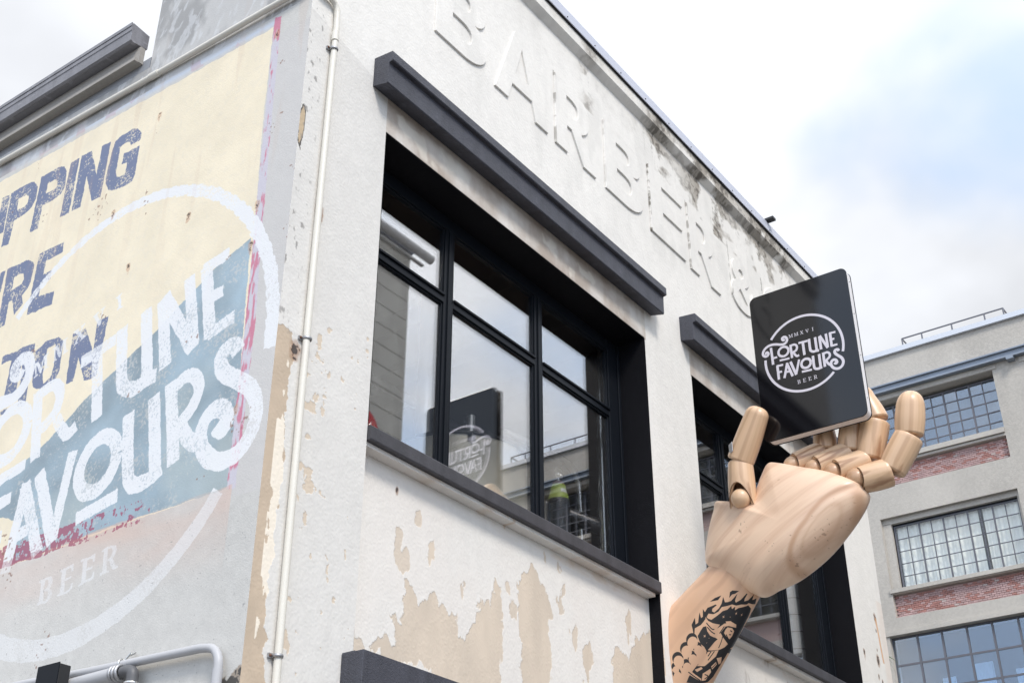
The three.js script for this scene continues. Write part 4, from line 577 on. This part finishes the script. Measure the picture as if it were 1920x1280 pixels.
// ------------------------------------------------------------------ building across the side street
const far = thing('concrete_building', 'beige concrete industrial building with steel framed windows and brick panels behind the hand', 'building', [22, 0, -1.5]);
const FAR = 22, Z0 = -3.05, Z1 = 0.12, STEP = 3.9;
const toFar = (g) => g.rotateY(Math.PI / 2).translate(FAR, 0, 0);          // shapes drawn in (-z, y)
const fbox = (d0, d1, y0, y1, z0, z1) => box(FAR + d0, FAR + d1, y0, y1, z0, z1);
{
  const s = new THREE.Shape(); s.moveTo(-15, 0); s.lineTo(9, 0); s.lineTo(9, 17.02); s.lineTo(-15, 17.02); s.closePath();
  const bays = [0, 1, 2, 3];
  const holes = (k) => [[Z0 + k * STEP, Z1 + k * STEP, 14.26, 15.87], [Z0 + k * STEP, Z1 + k * STEP, 13.66, 14.20], [Z0 + k * STEP, Z1 + k * STEP, 11.19, 12.90], [Z0 + 0.02 + k * STEP, Z1 + k * STEP, 10.54, 11.08], [Z0 - 0.2 + k * STEP, Z1 + k * STEP, 6.5, 10.14]];
  for (const k of bays) for (const [a, b, y0, y1] of holes(k)) { const h = new THREE.Path(); h.moveTo(-b, y0); h.lineTo(-b, y1); h.lineTo(-a, y1); h.lineTo(-a, y0); h.closePath(); s.holes.push(h); }
  part('wall', boxUV(toFar(new THREE.ExtrudeGeometry(s, { depth: 0.45, bevelEnabled: false }))), M.concrete, far);
  part('wall', boxUV(merge([fbox(0.45, 14, 0, 17.0, -9, -8.6), fbox(0.45, 14, 0, 17.0, 14.6, 15)])), M.concrete, far);
  part('backing_wall', fbox(2.6, 2.8, 0, 17, -8.6, 14.6), M.plasterIn, far);
  part('roof', fbox(0.45, 14, 16.7, 16.95, -8.6, 14.6), M.concrete, far);
  part('coping', [fbox(-0.07, 0.5, 17.025, 17.06, -9.05, 15.05), fbox(-0.08, -0.05, 17.03, 17.16, -9.05, 15.05), fbox(-0.05, 0.5, 17.13, 17.16, -9.05, 15.05)], std({ color: lin(0.62, 0.64, 0.68), roughness: 0.4, metalness: 0.3 }), far);
  const beam = part('steel_beam', boxUV(merge([fbox(-0.16, -0.02, 16.19, 16.225, -9, 15), fbox(-0.10, -0.07, 16.05, 16.19, -9, 15), fbox(-0.16, -0.02, 16.02, 16.05, -9, 15)])), M.beam, far);
  part('bracket', fbox(-0.2, 0.0, 15.94, 16.018, 0.52, 0.68), M.beam, beam);
  const concreteSmall = M.concrete;
  for (const k of bays) {
    const dz = k * STEP, full = k === 0;
    part('lintel', boxUV(fbox(-0.02, 0.1, 15.88, 15.99, Z0 - 0.1 + dz, Z1 + 0.1 + dz)), M.concrete, far);
    part('lintel', boxUV(fbox(-0.03, 0.02, 10.145, 10.24, -3.6 + dz, Z1 + 0.12 + dz)), M.concrete, far);
    part('sill', boxUV(fbox(-0.05, 0.3, 14.27, 14.39, Z0 - 0.05 + dz, Z1 + dz - 0.002)), M.concrete, far);
    part('sill', boxUV(fbox(-0.04, 0.3, 11.10, 11.19, Z0 - 0.02 + dz, Z1 + dz - 0.002)), M.concrete, far);
    part('window_surround', boxUV(merge([fbox(0.10, 0.2, 11.2, 12.78, Z0 + dz, Z0 + 0.20 + dz), fbox(0.10, 0.2, 12.77, 12.899, Z0 + dz, Z1 + dz), fbox(0.10, 0.2, 11.2, 12.77, Z1 - 0.06 + dz, Z1 + dz)])), M.concrete, far);
    // brick panels
    for (const [y0, y1] of [[13.665, 14.2], [10.545, 11.08]]) {
      const bw = 0.105, bh = 0.045, cell = [], cols = [];
      const panel = part('brick_panel', boxUV(fbox(0.13, 0.2, y0, y1, Z0 + 0.005 + dz, Z1 - 0.005 + dz)), std({ color: lin(0.42, 0.31, 0.29), roughness: 0.95 }), far);
      if (!full) continue;
      const inst = []; for (let r = 0, y = y0 + 0.005; y + bh < y1; r++, y += bh) for (let z = Z0 + 0.01 + (r % 2 ? bw / 2 : 0); z + bw < Z1; z += bw) inst.push([z + bw / 2, y + bh / 2]);
      const im = new THREE.InstancedMesh(new THREE.BoxGeometry(0.03, bh - 0.008, bw - 0.009), std({ color: 0xffffff, roughness: 0.92 }), inst.length); const w = origin(panel), m4 = new THREE.Matrix4();
      inst.forEach(([z, y], n) => { const pale = fbm(z * 2.2, y * 14, 3) + 0.5 * (rnd() - 0.5); m4.makeTranslation(FAR + 0.125 - 0.008 * rnd() - w.x, y - w.y, z - w.z); im.setMatrixAt(n, m4); const t = 0.85 + 0.3 * rnd(); im.setColorAt(n, pale > 0.42 ? lin(0.46 * t, 0.315 * t, 0.305 * t) : rnd() < 0.1 ? lin(0.5, 0.42, 0.4) : lin(0.39 * t, 0.20 * t, 0.175 * t)); });
      im.name = 'bricks'; im.userData.kind = 'stuff'; im.castShadow = im.receiveShadow = true; panel.add(im);
    }
    const grid = (name, z0, z1, y0, y1, cols, rows, major, dep, barR, mat, frameM, skip) => {
      const w = new THREE.Group(); w.name = 'window'; far.add(w); const cz = (z1 - z0) / cols, cy = (y1 - y0) / rows;
      part('frame', [fbox(dep - 0.02, dep + 0.03, y0 - 0.03, y0, z0 - 0.03, z1 + 0.03), fbox(dep - 0.02, dep + 0.03, y1, y1 + 0.03, z0 - 0.03, z1 + 0.03), fbox(dep - 0.02, dep + 0.03, y0, y1, z0 - 0.03, z0), fbox(dep - 0.02, dep + 0.03, y0, y1, z1, z1 + 0.03)], frameM, w);
      const barsAt = []; for (let i = 1; i < cols; i++) { const t = major && i % major === 0 ? barR * 1.9 : barR; barsAt.push(fbox(dep - 0.015 - t * 0.3, dep + 0.012, y0, y1, z0 + i * cz - t, z0 + i * cz + t)); }
      for (let j = 1; j < rows; j++) for (let i = 0; i < cols; i++) barsAt.push(fbox(dep - 0.012, dep + 0.01, y0 + j * cy - barR, y0 + j * cy + barR, z0 + i * cz + barR * (major && i % major === 0 ? 2 : 1), z0 + (i + 1) * cz - barR * (major && (i + 1) % major === 0 ? 2 : 1)));
      barsAt.forEach((g) => part('glazing_bar', g, frameM, w));
      if (!full) { part('pane', fbox(dep, dep + 0.006, y0, y1, z0, z1), mat, w); return w; }
      for (let i = 0; i < cols; i++) for (let j = 0; j < rows; j++) { const a = (rnd() - 0.5) * 0.012, b = (rnd() - 0.5) * 0.012; const g = new THREE.BoxGeometry(0.005, cy - 0.004, cz - 0.004).rotateZ(a).rotateY(b).translate(FAR + dep + 0.003, y0 + (j + 0.5) * cy, z0 + (i + 0.5) * cz); part('pane', g, mat, w); }
      return w;
    };
    const cur = (w, z0, z1, y0, y1, d, mat = M.curtain) => { const g = new THREE.PlaneGeometry(z1 - z0, y1 - y0, 160, 1).rotateY(-Math.PI / 2).translate(FAR + d, (y0 + y1) / 2, (z0 + z1) / 2), p = g.attributes.position; for (let i = 0; i < p.count; i++) { const z = p.getZ(i); p.setX(i, p.getX(i) + 0.014 * Math.sin(z * 46) + 0.03 * fbm(z * 9, 5, 3)); } g.computeVertexNormals(); part('curtain', g, mat, w); };
    grid('upper', Z0 + 0.03 + dz, Z1 - 0.05 + dz, 14.42, 15.76, 10, 5, 2, 0.28, 0.011, M.farGlass, M.farFrame);
    const w2 = grid('middle', Z0 + 0.25 + dz, Z1 - 0.10 + dz, 11.22, 12.70, 10, 5, 2, 0.22, 0.009, M.clearGlass, M.farFrame);
    if (full) { cur(w2, Z0 + 0.25, -0.9, 11.2, 12.75, 0.29); cur(w2, -0.8, Z1 - 0.1, 11.2, 12.75, 0.29); }
    const w3 = grid('lower', Z0 - 0.18 + dz + (full ? 0.0 : 0), Z1 - 0.03 + dz, 6.55, 10.10, full ? 6 : 6, 6, 0, 0.16, 0.022, M.farGlass, M.farFrame);
    if (full) { for (const [a, b, t] of [[-2.5, -2.2, 9.3], [-1.75, -1.35, 9.5], [-0.9, -0.5, 9.25]]) cur(w3, a, b, 6.6, t, 0.9); part('radiator', fbox(0.8, 0.95, 6.6, 8.9, -3.2, 0), M.curtain, w3); }
  }
}
for (const [za, zb, lab] of [[-2.11, 0.45, 'thin metal guard rail on the concrete roof, above the window bay'], [10.7, 13.6, 'thin metal guard rail on the concrete roof, seen mirrored in the brewery window']]) {
  const t = thing('roof_guard_rail', lab, 'railing', [23, 16.95, (za + zb) / 2]); const X = 23;
  part('top_rail', [bar(V(X, 17.94, za), V(X, 17.94, zb), 0.02), bar(V(X, 17.94, za), V(X + 0.9, 17.94, za), 0.02), bar(V(X, 17.94, zb), V(X + 0.9, 17.94, zb), 0.02)], M.farFrame, t);
  part('middle_rail', [bar(V(X, 17.72, za), V(X, 17.72, zb), 0.014), bar(V(X, 17.72, zb), V(X + 0.9, 17.72, zb), 0.014)], M.farFrame, t);
  for (const f of [0, 0.2, 0.5, 0.82, 1]) part('post', bar(V(X, 16.95, za + f * (zb - za)), V(X, 17.93, za + f * (zb - za)), 0.02), M.farFrame, t);
}

// ------------------------------------------------------------------ house across the main road, seen only mirrored in the window
{
  const o = thing('clad_building', 'grey building of wide horizontal boards, mirrored in the left pane of the first window', 'building', [12, 0, 13]);
  const grey = std({ color: lin(0.86, 0.84, 0.78), map: rep(concreteMap, 0.5, 0.5), roughness: 0.85 });
  part('wall', box(5.5, 16.08, 0, 21.0, 12.06, 18), M.plasterIn, o);
  for (let y = 0.3; y < 20.9; y += 0.58) part('cladding_board', boxUV(box(5.5, 16.1, y + 0.012, Math.min(21.0, y + 0.57), 12.0, 12.058)), grey, o);
  part('roof', box(5.3, 16.2, 21.02, 21.06, 11.98, 18.2), M.zinc, o);
  const g = part('gutter', [bar(V(5.3, 21.1, 11.84), V(16.8, 21.1, 11.84), 0.13, 0.13, 20), box(5.3, 16.55, 20.80, 20.84, 11.88, 11.99)], std({ color: lin(0.6, 0.6, 0.6), roughness: 0.4, metalness: 0.2 }), o);
  const d = thing('red_disc_sign', 'plain red round sign mirrored at the lower left corner of the first window', 'sign', [14.55, 15.1, 11.95]);
  part('disc', new THREE.CylinderGeometry(0.6, 0.6, 0.06, 40).rotateX(Math.PI / 2).translate(14.55, 15.1, 11.95), std({ color: lin(0.7, 0.08, 0.09), roughness: 0.5 }), d);
  part('rim', new THREE.TorusGeometry(0.6, 0.03, 8, 40).translate(14.55, 15.1, 11.95), M.zinc, d);
}
{                                                         // tuft growing out of the far end of the wall
  const p = thing('wall_plant', 'small tuft of spiky green leaves growing from the far end of the white wall', 'plant', [12.45, 6.95, -0.1]);
  const gm = std({ color: lin(0.07, 0.12, 0.04), roughness: 0.6, side: THREE.DoubleSide });
  for (let k = 0; k < 13; k++) {
    const a = -1.3 + k * 0.21 + 0.2 * rnd(), b = (rnd() - 0.5) * 1.6, L = 0.16 + 0.14 * rnd(), dir = V(Math.cos(a) * 0.8 + 0.2, Math.sin(a), b).normalize(), side = V().crossVectors(dir, V(0.3, 0.2, 1)).normalize(), pos = [], idx = [];
    for (let i = 0; i <= 6; i++) { const t = i / 6, w = 0.017 * (1 - t) * (0.5 + t * 1.4), c = V(12.44, 6.95, -0.08).addScaledVector(dir, L * t).add(V(0, -0.09 * t * t, 0)); for (const s of [-1, 0, 1]) { const q = c.clone().addScaledVector(side, s * w); if (!s) q.y += 0.004; pos.push(q.x, q.y, q.z); } }
    for (let i = 0; i < 6; i++) for (const s of [0, 1]) { const q = i * 3 + s; idx.push(q, q + 3, q + 1, q + 1, q + 3, q + 4); }
    const g = new THREE.BufferGeometry(); g.setAttribute('position', new THREE.Float32BufferAttribute(pos, 3)); g.setIndex(idx); g.computeVertexNormals(); g.setAttribute('uv', new THREE.Float32BufferAttribute(new Float32Array(pos.length / 3 * 2), 2));
    part('leaf', g, gm, p);
  }
}

renderer.render(scene, camera);
